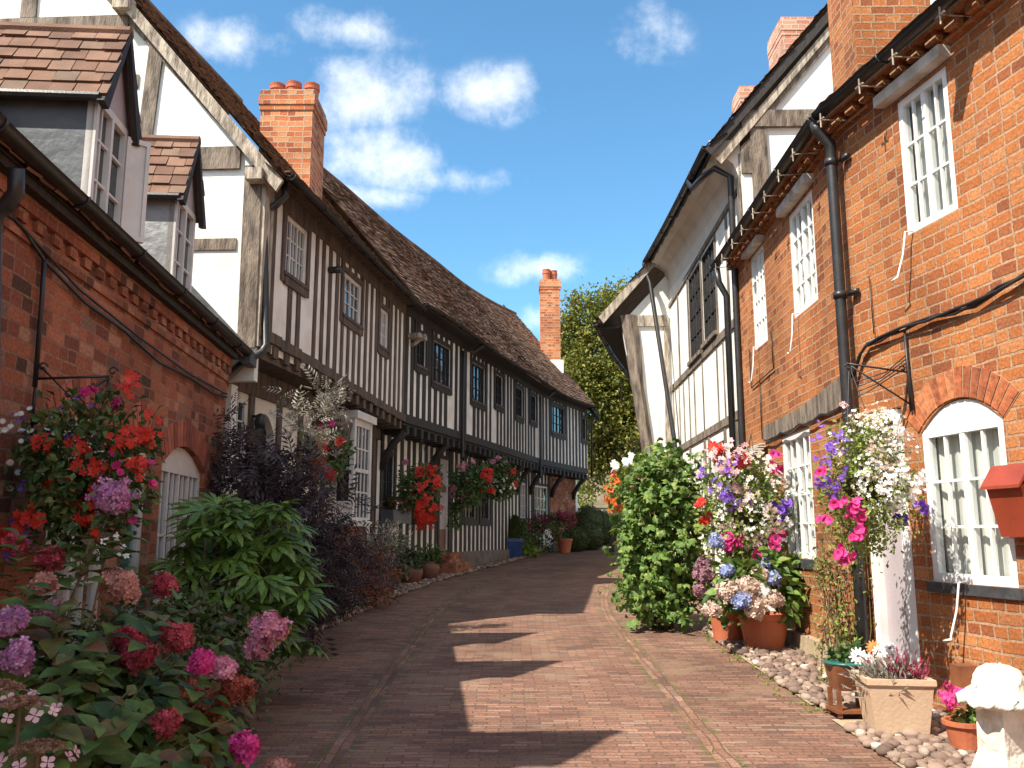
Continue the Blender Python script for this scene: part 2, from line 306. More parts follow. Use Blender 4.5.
def window(par,c,s0,s1,z0,z1,n=-.05,cols=2,rows=3,mull=1,fw=.055,bar=.02,fm='white_paint',gm='clear_glass',curtain='curtain_cloth',sill=None,arch=0,name='window',d=.06,cur=(.0,1.)):
    b=MB(); a0=n-d
    b.fbox(c,s0,s0+fw,a0,n,z0,z1); b.fbox(c,s1-fw,s1,a0,n,z0,z1); b.fbox(c,s0+fw,s1-fw,a0,n,z0,z0+fw); b.fbox(c,s0+fw,s1-fw,a0,n,z1-fw,z1)
    w=(s1-s0-2*fw); segs=mull+1
    for i in range(1,segs): q=s0+fw+w*i/segs; b.fbox(c,q-fw*.4,q+fw*.4,a0,n-.004,z0+fw,z1-fw)
    for i in range(segs):
        q0=s0+fw+w*i/segs+(fw*.4 if i else 0); q1=s0+fw+w*(i+1)/segs-(fw*.4 if i<segs-1 else 0)
        for k in range(1,cols): q=q0+(q1-q0)*k/cols; b.fbox(c,q-bar/2,q+bar/2,n-.035,n-.008,z0+fw,z1-fw)
        for k in range(1,rows):
            zz=z0+fw+(z1-z0-2*fw)*k/rows; b.fbox(c,q0,q1,n-.037,n-.010,zz-bar/2,zz+bar/2)
    if arch:
        pts=[(s0,z1+.002),(s1,z1+.002)]+[(s1-(s1-s0)*t/10,z1+.002+arch*(1-(2*t/10-1)**2)) for t in range(1,10)]
        b.fpoly(c,pts,a0,n-.006)
    f=b.build(name,fm,par)
    g=MB(); g.wall(c,s0+.01,s1-.01,z0+.01,z1-.01,n=n-.03); g.build('pane',gm,f)
    if curtain:
        q=MB(); nn=24; vs=[];fs=[]
        for i in range(nn+1):
            u=s0+.02+(s1-s0-.04)*i/nn; nz=n-.10+.012*math.sin(i*2.1)
            vs+=[c(u,nz,z0+.02),c(u,nz,z1-.02)]
        for i in range(nn):
            x=(i+.5)/nn
            if cur[0]<=x<=cur[1] or curtain=='interior_dark': fs.append((2*i,2*i+2,2*i+3,2*i+1))
        q.add(vs,fs); q.build('curtain',curtain,f)
        q=MB(); q.wall(c,s0,s1,z0,z1,n=n-.16); q.build('dark_room',"interior_dark",f)
    if sill: box1('sill',sill[0],f,c,s0-.04,s1+.04,n-d,sill[1],z0-sill[2],z0-.003)
    return f
def tiles(c,s0,s1,ne,ze,pitch,length,w=.17,h=.115,zf=None,back=True,mat='roof_tile',par=None,name='roof',jit=1,verge=None):
    b=MB(); cp,sp=math.cos(pitch),math.sin(pitch); rows=int(length/h); vs=[];fs=[]
    zf=zf or (lambda q:0)
    def P(q,t,e): return c(q,ne-t*cp+e*sp,ze+zf(q)+t*sp+e*cp)
    V=[]
    for r in range(rows):
        t=r*h; q=s0-(w/2 if r%2 else 0)+R.uniform(-.02,.02)
        while q<s1:
            a=max(q,s0-.02*R.random()); e=min(q+w-.008,s1+.02*R.random()); up=.03+R.uniform(-.008,.014)*jit; dt=R.uniform(-.012,.012)*jit; tw=R.uniform(-.006,.006)*jit
            if e-a>.03:
                V+=[P(a,t+dt,up+tw),P(e,t+dt,up-tw),P(e,t+h*1.25,.012),P(a,t+h*1.25,.012),P(a,t+dt,up-.018+tw),P(e,t+dt,up-.018-tw)]
            q+=w
    V=np.array(V); k=len(V)//6; base=np.array([[0,1,2,3],[4,5,1,0]]); F=(np.arange(k)[:,None,None]*6+base[None]).reshape(-1,4)
    b.arr(V,F)
    o=b.build(name,mat,par)
    u=MB(); st=[s0+(s1-s0)*i/max(1,int((s1-s0)/.8)) for i in range(max(1,int((s1-s0)/.8))+1)]
    for a,e in zip(st,st[1:]):
        u.add([P(a,0,0),P(e,0,0),P(e,length,0),P(a,length,0)],[(0,1,2,3)])
        if back:
            B=lambda q,t:c(q,ne-length*cp-t*cp,ze+zf(q)+(length-t)*sp)
            u.add([B(a,0),B(e,0),B(e,length),B(a,length)],[(0,1,2,3)])
        u.add([P(a,0,-.0),P(e,0,-.0),P(e,.3,-.06),P(a,.3,-.06)],[(0,1,2,3)])
    u.build('roof_boards','brown_timber' if not back else mat,o)
    rd=MB(); 
    if back:
        q=s0
        while q<s1:
            e=min(q+.3,s1); rd.tube([P(q,length,0),P(e-.01,length,0)],.075,k=8); q=e
        rd.build('ridge_tile',mat,o)
    return o
def gutter(par,c,s0,s1,n,z,zf=None,r=.055,name='gutter',mat='black_iron'):
    zf=zf or (lambda q:0); k=max(2,int((s1-s0)/.5)); b=MB(); prof=[]
    st=[s0+(s1-s0)*i/k for i in range(k+1)]; m=7
    vs=[];fs=[]
    for q in st:
        for rr in (r,r-.008):
            for j in range(m):
                a=math.pi+math.pi*j/(m-1); vs.append(c(q,n+rr*math.cos(a),z+zf(q)+rr*math.sin(a)))
    for i in range(k):
        o=i*2*m;p=o+2*m
        for j in range(m-1): fs+=[(o+j,p+j,p+j+1,o+j+1),(o+m+j+1,p+m+j+1,p+m+j,o+m+j)]
        for j in (0,m-1): fs.append((o+j,o+m+j,p+m+j,p+j))
    fs+=[tuple(range(m)),tuple(range(len(vs)-2*m,len(vs)-m))]
    b.add(vs,fs)
    for i in range(0,k+1,2): 
        q=st[i]; b.tube([c(q,n+(r+.006)*math.cos(a),z+zf(q)+(r+.006)*math.sin(a)) for a in [math.pi*(1+t/6) for t in range(7)]],.009,k=5)
    return b.build(name,mat,par,smooth=True)
def segarch(mb,c,s0,s1,z,rise,h=.24,n=.006,nb=None):
    w=s1-s0; Rr=(w*w/4+rise*rise)/(2*rise); cs=(s0+s1)/2; cz=z+rise-Rr; a1=math.asin(w/2/Rr); nb=nb or int(2*a1*(Rr+h/2)/.085)
    for i in range(nb):
        a=-a1+2*a1*(i+.06)/nb; e=-a1+2*a1*(i+.89)/nb; hh=h*R.uniform(.96,1.02)
        pts=[(cs+Rr*math.sin(a),cz+Rr*math.cos(a)),(cs+Rr*math.sin(e),cz+Rr*math.cos(e)),(cs+(Rr+hh)*math.sin(e),cz+(Rr+hh)*math.cos(e)),(cs+(Rr+hh)*math.sin(a),cz+(Rr+hh)*math.cos(a))]
        mb.fpoly(c,pts,-.05,n+R.uniform(0,.004))
def archring(c,s0,s1,z,rise,par,h=.24,mat='arch_brick',mort='mortar',n=.004):
    w=s1-s0; Rr=(w*w/4+rise*rise)/(2*rise); cs=(s0+s1)/2; cz=z+rise-Rr; a1=math.asin(w/2/Rr); m=MB(); k=14
    for i in range(k):
        a=-a1+2*a1*i/k; e=-a1+2*a1*(i+1)/k
        m.fpoly(c,[(cs+Rr*math.sin(a),cz+Rr*math.cos(a)),(cs+Rr*math.sin(e),cz+Rr*math.cos(e)),(cs+(Rr+h)*math.sin(e),cz+(Rr+h)*math.cos(e)),(cs+(Rr+h)*math.sin(a),cz+(Rr+h)*math.cos(a))],-.02,n)
    o=m.build('brick_arch',mort,par); b=MB(); segarch(b,c,s0,s1,z,rise,h,n+.004); b.build('arch_bricks',mat,o)
def spandrel(mb,c,s0,s1,z,rise,n=0):
    """wall between an arch curve and the flat top of its rectangular hole"""
    k=12; pt=[(s0+(s1-s0)*i/k, z+rise*(1-(2*i/k-1)**2)) for i in range(k+1)]; top=z+rise+.002
    for (a,za),(b,zb) in zip(pt,pt[1:]):
        mb.add([c(a,n,za),c(b,n,zb),c(b,n,top),c(a,n,top)],[(0,1,2,3)],[((a,za),(b,zb),(b,top),(a,top))])
        mb.add([c(a,n,za),c(b,n,zb),c(b,n-.1,zb),c(a,n-.1,za)],[(0,1,2,3)],[((a,0),(b,0),(b,.1),(a,.1))])
# ------------------------------------------------------------------ foliage helpers
def T_oval(seg=4,w=.3,droop=.25,fold=.08,serr=0):
    V=[];F=[]
    for i in range(seg+1):
        y=i/seg; ww=w*math.sin(math.pi*min(max(y,.03),.98)**.85)*(1+serr*(i%2)); z=-droop*y*y
        V+=[(-ww,y-serr*.1*(i%2),z+fold*ww/w),(0,y,z),(ww,y-serr*.1*(i%2),z+fold*ww/w)]
    for i in range(seg):
        a=3*i; F+=[(a,a+1,a+4,a+3),(a+1,a+2,a+5,a+4)]
    return np.array(V),np.array(F)
def T_dia(w=.3,fold=.1,droop=.1): return np.array([(0,0,0),(w,.45,fold),(0,1,-droop),(-w,.45,fold)]),np.array([(0,1,2,3)])
def T_lobes(n,spread,ln,w,droop=.2):
    V=[];F=[]
    for i in range(n):
        t=(i/(n-1)-.5)*2; a=t*spread; l=ln*(1-.28*abs(t)); d=np.array((math.sin(a),math.cos(a))); p=np.array((d[1],-d[0])); o=len(V)
        for f,ww,z in ((.0,.02,0),(.38,w*.7,.03),(.68,w,-.05),(1.,.012,-droop)):
            c=d*l*f
            V+=[(c[0]-p[0]*ww,c[1]-p[1]*ww,z),(c[0]+p[0]*ww,c[1]+p[1]*ww,z)]
        F+=[(o,o+1,o+3,o+2),(o+2,o+3,o+5,o+4),(o+4,o+5,o+7,o+6)]
    return np.array(V),np.array(F)
def T_petals(n,w=.35,cup=.25,l=1.):
    V=[];F=[]
    for i in range(n):
        a=2*math.pi*i/n; d=np.array((math.cos(a),math.sin(a))); p=np.array((-d[1],d[0])); o=len(V)
        for f,ww,z in ((.08,.04,0),(.6,w,cup*.5),(1.,w*.5,cup*.7)):
            c=d*l*f; V+=[(c[0]-p[0]*ww,c[1]-p[1]*ww,z),(c[0]+p[0]*ww,c[1]+p[1]*ww,z)]
        F+=[(o,o+1,o+3,o+2),(o+2,o+3,o+5,o+4)]
    return np.array(V),np.array(F)
def T_trumpet():
    V=[(0,0,-.5)];F=[]
    for i in range(10):
        a=2*math.pi*i/10; r=1 if i%2 else .86; V+=[(r*.5*math.cos(a),r*.5*math.sin(a),-.05),(r*math.cos(a),r*math.sin(a),.12)]
    for i in range(10):
        a=1+2*i;b=1+2*((i+1)%10); F+=[(a,a+1,b+1,b)]
        if i%2==0: F.append((0,a,b,1+2*((i+2)%10)))
    return np.array(V,float),np.array(F)
def T_feather(n=5,w=.05,ll=.42):
    V=[];F=[]
    for i in range(n):
        y=.15+.75*i/(n-1)
        for sg in ((-1,1) if i<n-1 else (0,)):
            l=ll*(1-.35*i/n); dx=sg*l*.85; dy=l*.55 if sg else l; o=len(V); 
            px,py=(-dy,dx); k=w/max(1e-6,math.hypot(px,py))
            V+=[(0,y,0),(dx*.5+px*k,y+dy*.5+py*k,.01),(dx,y+dy,-.06),(dx*.5-px*k,y+dy*.5-py*k,.01)]; F.append((o,o+1,o+2,o+3))
    return np.array(V),np.array(F)
OV=T_oval(); OVS=T_oval(6,.33,.3,.09,.09); OV2=T_oval(2,.3,.15,.08); DIA=T_dia(); THIN=T_dia(.12,.04,.1); PALM=T_lobes(8,2.1,1.05,.115); MAPLE=T_lobes(5,1.5,.95,.24,.3); FLO=T_petals(4,.42,.2); GER=T_petals(5,.36,.15); DAI=T_petals(12,.15,.05); TRU=T_trumpet(); FEA=T_feather()
def nrm(a): return a/np.maximum(np.linalg.norm(a,axis=1,keepdims=True),1e-9)
def scat(T,pos,axis,nor,size):
    V,F=T; y=nrm(axis); x=nrm(np.cross(y,nor)); z=np.cross(x,y); N=len(pos); size=np.broadcast_to(size,(N,))
    W=(V[None,:,0,None]*x[:,None]+V[None,:,1,None]*y[:,None]+V[None,:,2,None]*z[:,None])*size[:,None,None]+pos[:,None]
    return W.reshape(-1,3),(F[None]+np.arange(N)[:,None,None]*len(V)).reshape(-1,F.shape[1])
def ball(n,inner=.0):
    d=nrm(G.normal(size=(n,3))); return d*((inner**3+(1-inner**3)*G.random(n))**(1/3))[:,None],d
def clumps(c,r,n,per=18,cr=.16,inner=.45,flat=None,zmin=None):
    m=max(1,n//per); P,D=ball(m,inner); C=np.array(c)+P*np.array(r)
    C=np.repeat(C,per,0); D=np.repeat(D,per,0); off=G.normal(size=(len(C),3)); P=C+off*cr*np.mean(r)
    o=nrm(P-np.array(c))
    if zmin is not None: k=P[:,2]>zmin; P,o=P[k],o[k]
    return P,o
def leaves(mb,T,P,o,size,up=.6,out=.7,rnd=.7,droop=0,m=0,vs=.35):
    n=len(P); ax=nrm(o*out+G.normal(size=(n,3))*rnd+np.array([0,0,-droop])); no=nrm(o*.5+np.array([0,0,up])+G.normal(size=(n,3))*.45)
    mb.arr(*scat(T,P,ax,no,size*(1+vs*(G.random(n)*2-1))),m)
def blooms(mb,T,P,o,size,m=0,rnd=.35):
    n=len(P); no=nrm(o+G.normal(size=(n,3))*rnd); ax=nrm(np.cross(no,G.normal(size=(n,3)))); mb.arr(*scat(T,P,ax,no,size*(1+.2*(G.random(n)*2-1))),m)
def foliage(par,mat,c,r,n,size,T,name='foliage',per=18,cr=.16,inner=.45,zmin=None,**k):
    b=MB(); P,o=clumps(c,r,n,per,cr,inner,zmin=zmin); leaves(b,T,P,o,size,**k); return b.build(name,mat,par)
def stems(par,base,tips,r=.012,mat='stem',name='stems',spread=.1):
    b=MB()
    for t in tips:
        t=np.array(t); a=np.array(base)+np.array([R.uniform(-spread,spread),R.uniform(-spread,spread),0]); mid=(a+t)/2+np.array([0,0,.15*abs(t[2]-a[2])])+G.normal(size=3)*.03
        b.tube([a,a*.6+mid*.4,mid,t],r,k=5,r1=r*.35)
    return b.build(name,mat,par,smooth=True)
def dirs_to_cam(P): return nrm(np.array([0,0,H])-P)
# ------------------------------------------------------------------ world, sun, camera
SUN=Vector((1,.78,-1.48)).normalized()
w=bpy.data.worlds.new('World'); S.world=w; w.use_nodes=True; nt=w.node_tree; nt.nodes.clear()
def WN(t,**k):
    n=nt.nodes.new(t)
    for a,b in k.items():
        if a.startswith('_'): n.inputs[a[1:].replace('_',' ')].default_value=b
        else: setattr(n,a,b)
    return n
WLk=nt.links.new
sky=WN('ShaderNodeTexSky',sky_type='NISHITA',sun_disc=False); sky.sun_elevation=math.asin(-SUN.z); sky.sun_rotation=math.atan2(-SUN.x,-SUN.y); sky.air_density=1.0; sky.dust_density=.35; sky.ozone_density=1.6
tc=WN('ShaderNodeTexCoord')
n1=WN('ShaderNodeTexNoise',_Scale=9.,_Detail=10,_Roughness=.62); WLk(tc.outputs['Generated'],n1.inputs['Vector'])
n2=WN('ShaderNodeTexNoise',_Scale=2.5,_Detail=5); WLk(tc.outputs['Generated'],n2.inputs['Vector'])
def sdir(px,py):
    u=(px-512)/FP;v=(384-py)/FP; return Vector((u,CT-v*ST,ST+v*CT)).normalized()
CL=[(245,42,52,26,.75),(350,30,70,22,.8),(365,100,75,52,.8),(385,158,72,48,1.),(495,95,60,30,.8),(470,180,70,18,.8),(365,197,70,18,.95),(640,42,46,34,.85),(522,270,66,20,.95),(445,262,34,14,.5),(530,320,40,22,.75),(384,238,22,9,.8),(300,140,60,40,.4),(60,-60,90,30,.8),(820,-90,120,40,.8),(930,60,80,30,.6)]
prev=None
for px,py,rx,ry,a in CL:
    d=sdir(px,py); e=(sdir(px+10,py)-d).normalized(); f=(sdir(px,py-10)-d).normalized()
    sb=WN('ShaderNodeVectorMath',operation='SUBTRACT'); WLk(tc.outputs['Generated'],sb.inputs[0]); sb.inputs[1].default_value=d
    x=WN('ShaderNodeVectorMath',operation='DOT_PRODUCT'); WLk(sb.outputs[0],x.inputs[0]); x.inputs[1].default_value=e*(FP/rx)
    y=WN('ShaderNodeVectorMath',operation='DOT_PRODUCT'); WLk(sb.outputs[0],y.inputs[0]); y.inputs[1].default_value=f*(FP/ry)
    z=WN('ShaderNodeVectorMath',operation='DOT_PRODUCT'); WLk(sb.outputs[0],z.inputs[0]); z.inputs[1].default_value=d*4
    cx=WN('ShaderNodeCombineXYZ'); WLk(x.outputs['Value'],cx.inputs[0]); WLk(y.outputs['Value'],cx.inputs[1]); WLk(z.outputs['Value'],cx.inputs[2])
    ln=WN('ShaderNodeVectorMath',operation='LENGTH'); WLk(cx.outputs[0],ln.inputs[0])
    mr=WN('ShaderNodeMapRange',interpolation_type='SMOOTHSTEP'); mr.inputs[1].default_value=1.4; mr.inputs[2].default_value=0; mr.inputs[3].default_value=0; mr.inputs[4].default_value=a; WLk(ln.outputs['Value'],mr.inputs[0])
    if prev is None: prev=mr.outputs[0]
    else:
        mx=WN('ShaderNodeMath',operation='MAXIMUM'); WLk(prev,mx.inputs[0]); WLk(mr.outputs[0],mx.inputs[1]); prev=mx.outputs[0]
for dv,a0,a1 in (((.75,-.5,.55),.55,.80),((.2,-.9,.45),.45,.75),((-.75,-.5,.5),.70,.85)):      # unseen cloud banks behind the camera, added to brighten the shaded fronts
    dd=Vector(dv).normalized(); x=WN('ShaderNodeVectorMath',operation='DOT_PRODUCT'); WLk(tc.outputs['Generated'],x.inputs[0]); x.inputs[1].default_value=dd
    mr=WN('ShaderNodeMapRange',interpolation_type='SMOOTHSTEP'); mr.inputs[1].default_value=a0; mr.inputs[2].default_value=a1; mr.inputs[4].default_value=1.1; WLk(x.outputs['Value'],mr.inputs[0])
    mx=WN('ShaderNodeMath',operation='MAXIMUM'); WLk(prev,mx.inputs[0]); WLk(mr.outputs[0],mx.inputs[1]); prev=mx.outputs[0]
nm=WN('ShaderNodeMapRange'); nm.inputs[1].default_value=.32; nm.inputs[2].default_value=.68; nm.inputs[3].default_value=-.80; nm.inputs[4].default_value=.50; WLk(n1.outputs[0],nm.inputs[0])
nm2=WN('ShaderNodeMapRange'); nm2.inputs[1].default_value=.3; nm2.inputs[2].default_value=.7; nm2.inputs[3].default_value=-.15; nm2.inputs[4].default_value=.15; WLk(n2.outputs[0],nm2.inputs[0])
ad=WN('ShaderNodeMath',operation='ADD'); WLk(nm.outputs[0],ad.inputs[0]); WLk(prev,ad.inputs[1])
ad2=WN('ShaderNodeMath',operation='ADD'); WLk(ad.outputs[0],ad2.inputs[0]); WLk(nm2.outputs[0],ad2.inputs[1])
fm=WN('ShaderNodeMapRange',interpolation_type='SMOOTHSTEP'); fm.inputs[1].default_value=.02; fm.inputs[2].default_value=1.35; fm.inputs[4].default_value=.72; WLk(ad2.outputs[0],fm.inputs[0])
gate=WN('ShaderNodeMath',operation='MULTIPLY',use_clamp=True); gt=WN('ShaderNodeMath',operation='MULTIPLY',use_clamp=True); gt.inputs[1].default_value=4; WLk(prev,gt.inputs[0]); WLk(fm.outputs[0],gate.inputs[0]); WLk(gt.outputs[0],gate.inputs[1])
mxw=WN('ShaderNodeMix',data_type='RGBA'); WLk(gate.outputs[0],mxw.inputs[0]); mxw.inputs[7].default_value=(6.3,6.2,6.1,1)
tint=WN('ShaderNodeMix',data_type='RGBA',blend_type='MULTIPLY'); tint.inputs[0].default_value=1; tint.inputs[7].default_value=(.55,.86,.93,1); WLk(sky.outputs[0],tint.inputs[6]); WLk(tint.outputs[2],mxw.inputs[6])
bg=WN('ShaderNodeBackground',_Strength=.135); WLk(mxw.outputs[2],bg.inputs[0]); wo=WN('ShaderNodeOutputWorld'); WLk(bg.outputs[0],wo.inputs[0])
ld=bpy.data.lights.new('sun','SUN'); ld.energy=4.5; ld.angle=math.radians(.5); ld.color=(1,.93,.80); lo=bpy.data.objects.new('sun',ld); COL.objects.link(lo); lo.rotation_euler=SUN.to_track_quat('-Z','Y').to_euler(); lo.location=(-10,-5,20)
cd=bpy.data.cameras.new('camera'); cam=bpy.data.objects.new('camera',cd); COL.objects.link(cam); cam.location=(0,0,H); cam.rotation_euler=(math.pi/2+TH,0,0); cd.lens=FP/1024*36; cd.sensor_width=36; cd.clip_end=3000; S.camera=cam
S.view_settings.view_transform='Standard'; S.view_settings.look='None'; S.view_settings.exposure=.98; S.view_settings.gamma=1
S.render.engine='CYCLES'; S.cycles.max_bounces=6; S.cycles.transparent_max_bounces=8
# ------------------------------------------------------------------ ground
b=MB(); X=[-600,-60,-12,-4,4,12,60,600]; Y=[-600,-12,0,31,60,150,900]
for x0,x1 in zip(X,X[1:]):
    for y0,y1 in zip(Y,Y[1:]): b.add([(x0,y0,zg(y0)-.05),(x1,y0,zg(y0)-.05),(x1,y1,zg(y1)-.05),(x0,y1,zg(y1)-.05)],[(0,1,2,3)])
struct('ground',b,'earth')
CX=lambda y: .1 if y<11 else .1+.016*(y-11)**2
def roadmesh():
    b=MB(); ed=[]; W=[-4.2,-1.25,-1.126,0,1.126,1.25,4.2]; EV=[(3,0),(.08,.08),(0,1),(1,0),(.08,.08),(0,3)]
    y=-6
    while y<31.5:
        y1=y+.5
        for i in range(6):
            a,e=W[i],W[i+1]; band=i in(1,4)
            def wd(v,yy): return v+CX(yy)+.0
            vs=[(wd(a,y),y,zg(y)),(wd(e,y),y,zg(y)),(wd(e,y1),y1,zg(y1)),(wd(a,y1),y1,zg(y1))]
            uv=[(a,y),(e,y),(e,y1),(a,y1)]
            if band: uv=[(q[1]+.07,q[0]) for q in uv]
            
            b.add(vs,[(0,1,2,3)],[tuple(uv)]); 
            ed.append([(EV[i][0],0),(EV[i][1],0)])
        y=y1
    return b,ed
b,ed=roadmesh(); o=struct('road',b,'road_brick')
l=o.data.uv_layers.new(name='edge')
for p,e in zip(o.data.polygons,ed):
    li=list(p.loop_indices); big=max(e[0][0],e[1][0])
    for j,k in zip(li,(0,1,1,0)): l.data[j].uv=(min(e[k][0],9),0)
o.data.uv_layers['UVMap'].active_render=True
b=MB(); b.add([(-8,31.5,zg(31.5)+.004),(14,31.5,zg(31.5)+.004),(14,33.9,zg(31.5)+.004),(-8,33.9,zg(31.5)+.004)],[(0,1,2,3)],[((0,0),(1,0),(1,1),(0,1))]); struct('far_pavement',b,'sunny_paving')
# planting bed soil on the left
b=MB(); yy=[-3,1,3,5.4,7.2,9.9]; xx=[-1.1,-1.15,-1.3,-1.62,-2.05,-2.36]
for i in range(5): b.add([(-3.4,yy[i],zg(yy[i])+.06),(xx[i],yy[i],zg(yy[i])+.05),(xx[i+1],yy[i+1],zg(yy[i+1])+.05),(-3.4,yy[i+1],zg(yy[i+1])+.06),(xx[i],yy[i],zg(yy[i])-.02),(xx[i+1],yy[i+1],zg(yy[i+1])-.02)],[(0,1,2,3),(1,4,5,2)])
struct('flower_bed',b,'soil')
def ico():
    t=(1+5**.5)/2; V=[(-1,t,0),(1,t,0),(-1,-t,0),(1,-t,0),(0,-1,t),(0,1,t),(0,-1,-t),(0,1,-t),(t,0,-1),(t,0,1),(-t,0,-1),(-t,0,1)]
    F=[(0,11,5),(0,5,1),(0,1,7),(0,7,10),(0,10,11),(1,5,9),(5,11,4),(11,10,2),(10,7,6),(7,1,8),(3,9,4),(3,4,2),(3,2,6),(3,6,8),(3,8,9),(4,9,5),(2,4,11),(6,2,10),(8,6,7),(9,8,1)]
    V=[Vector(v).normalized() for v in V]; c={}; F2=[]
    for f in F:
        m=[]
        for i in range(3):
            k=tuple(sorted((f[i],f[(i+1)%3])))
            if k not in c: c[k]=len(V); V.append((V[k[0]]+V[k[1]]).normalized())
            m.append(c[k])
        F2+=[(f[0],m[0],m[2]),(f[1],m[1],m[0]),(f[2],m[2],m[1]),tuple(m)]
    return np.array([tuple(v) for v in V]),np.array(F2)
ICO=ico()
def cobbles(name,xa,xb,y0,y1,dens,sz,skip=None):
    b=MB(); pts=[]; tries=int(dens*6); cell={}
    for _ in range(tries):
        y=R.uniform(y0,y1); x=R.uniform(xa(y),xb(y))
        if skip and skip(x,y): continue
        r=sz*R.uniform(.6,1.35); k=(int(x/.15),int(y/.15)); ok=True
        for i in (-1,0,1):
            for j in (-1,0,1):
                for q in cell.get((k[0]+i,k[1]+j),()):
                    if math.hypot(q[0]-x,q[1]-y)<(q[2]+r)*.72: ok=False
        if ok: cell.setdefault(k,[]).append((x,y,r)); pts.append((x,y,r))
        if len(pts)>dens: break
    A=np.array(pts); n=len(A); V,F=ICO; an=G.random(n)*6.28; ca,sa=np.cos(an),np.sin(an)
    sx=A[:,2]*(.85+.4*G.random(n)); sy=A[:,2]*(.7+.3*G.random(n)); sz_=A[:,2]*(.5+.3*G.random(n))
    nz=1+.07*G.normal(size=(n,len(V)))
    x=V[None,:,0]*sx[:,None]*nz; y=V[None,:,1]*sy[:,None]*nz; z=V[None,:,2]*sz_[:,None]*nz
    W=np.stack([x*ca[:,None]-y*sa[:,None]+A[:,0,None],x*sa[:,None]+y*ca[:,None]+A[:,1,None],z+.04*A[:,1,None]+.02+.02*G.random(n)[:,None]],2)
    b.arr(W.reshape(-1,3),(F[None]+np.arange(n)[:,None,None]*len(V)).reshape(-1,3))
    o=struct(name,b,'cobble','stuff',True); return o
RNw=lambda y: 2.97+.184*(7.4-y)
wallx=lambda y: (RNw(y) if y<7.4 else 2.97+.024*(y-7.4))
b=MB()
for i in range(16):
    y0=3.9+.44*i; y1=y0+.44
    if 6.2<y0<6.6: continue
    b.add([(2.26,y0,zg(y0)+.012),(wallx(y0)+.02,y0,zg(y0)+.012),(wallx(y1)+.02,y1,zg(y1)+.012),(2.26,y1,zg(y1)+.012)],[(0,1,2,3)])
struct('cobble_bed',b,'plinth_render')
cobbles('cobblestones',lambda y:2.28+.02*math.sin(3*y),wallx,3.9,11.0,3200,.044,skip=lambda x,y:6.35<y-.12*(x-2.3)<6.75 and x<2.95)
cobbles('cobblestones',lambda y:-2.9 if y<15 else -2.2+.30*(y-16),lambda y:(-2.36+.11*(y-10) if y<14 else (-1.92+.16*(y-14) if y<17.5 else -1.36+.27*(y-17.5)))+.02*math.sin(4*y),9.9,24,3000,.040)
tag(bpy.data.objects['cobblestones'],'rounded cobbles bedded along the sunny brick cottage on the right','cobblestones')
tag(bpy.data.objects['cobblestones.001'],'small shaded cobbles bedded along the timber framed row on the left','cobblestones')
b=MB()
for _ in range(80):
    x=R.uniform(-1.9,2.2); y=R.uniform(4.5,16)
    a=R.uniform(0,6.28); r=.018; z=zg(y)+.004
    b.add([(x+r*math.cos(a),y+r*math.sin(a),z),(x-r*.5*math.sin(a),y+r*.5*math.cos(a),z+.006),(x-r*math.cos(a),y-r*math.sin(a),z),(x+r*.5*math.sin(a),y-r*.5*math.cos(a),z+.004)],[(0,1,2,3)])
o=struct('fallen_leaves',b,'dry_leaf','stuff'); tag(o,'scattered dry leaves and petals fallen on the brick road','leaves')
# ------------------------------------------------------------------ LEFT: near brick cottage
LC=Curve([(-2.72,4.0),(-3.07,9.0)],1)
L1=thing('brick_cottage','shaded red brick cottage with two small roof dormers at the left','house',(-4.2,5,zg(5)))
h=[(1.40,2.40,.75,2.36),(2.68,3.22,.3,2.36),(3.46,4.76,.95,2.36)]
b=MB(); b.wall(LC,-7,5.45,-.3,3.56,h,depth=.12)
for a,e,_,t in h: spandrel(b,LC,a,e,t-.2 if a!=2.68 else t-.14,.2 if a!=2.68 else .14)
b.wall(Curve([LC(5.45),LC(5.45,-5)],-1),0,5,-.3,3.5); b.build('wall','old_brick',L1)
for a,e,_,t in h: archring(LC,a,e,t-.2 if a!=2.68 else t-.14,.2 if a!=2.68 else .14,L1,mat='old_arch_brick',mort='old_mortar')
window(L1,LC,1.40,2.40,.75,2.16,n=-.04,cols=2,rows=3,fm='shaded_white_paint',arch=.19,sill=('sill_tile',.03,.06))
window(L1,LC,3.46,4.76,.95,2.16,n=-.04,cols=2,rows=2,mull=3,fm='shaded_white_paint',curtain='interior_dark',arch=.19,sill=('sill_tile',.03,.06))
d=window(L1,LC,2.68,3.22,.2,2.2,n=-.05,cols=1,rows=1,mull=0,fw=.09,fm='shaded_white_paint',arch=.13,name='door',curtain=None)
box1('door_panel','dull_leaf' if 0 else 'green_glaze',d,LC,2.77,3.13,-.13,-.10,.2,2.1)
b=MB(); q=-7
while q<5.4: b.fbox(LC,q,q+.11,.0,.03,3.29,3.36); q+=.225
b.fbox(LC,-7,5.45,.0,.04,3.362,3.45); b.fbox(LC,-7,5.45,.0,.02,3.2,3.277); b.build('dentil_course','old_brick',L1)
b=MB(); b.fbox(LC,-7,5.45,.0,.10,3.452,3.56); b.build('fascia_board','dark_timber',L1)
gutter(L1,LC,-7,5.6,.165,3.58,r=.06,mat='black_iron')
tiles(LC,-7,5.75,.12,3.50,math.radians(47),3.7,par=L1,mat='roof_tile')
b=MB(); b.fpoly(Curve([LC(5.9,.2),LC(5.9,-3)],1),[(0,3.45),(.1,3.45),(2.7,6.3),(2.7,6.42),(0,3.6)],-.3,.02); b.build('lead_flashing','lead_sheet',L1)
tube1('downpipe','black_iron',L1,[at(16,168,4.25),at(16,192,4.3),at(6,206,4.3),at(-4,214,4.32),at(-7,235,4.32),at(-8,300,4.35),at(-10,420,4.4),at(-14,700,4.4)],.042,k=10)
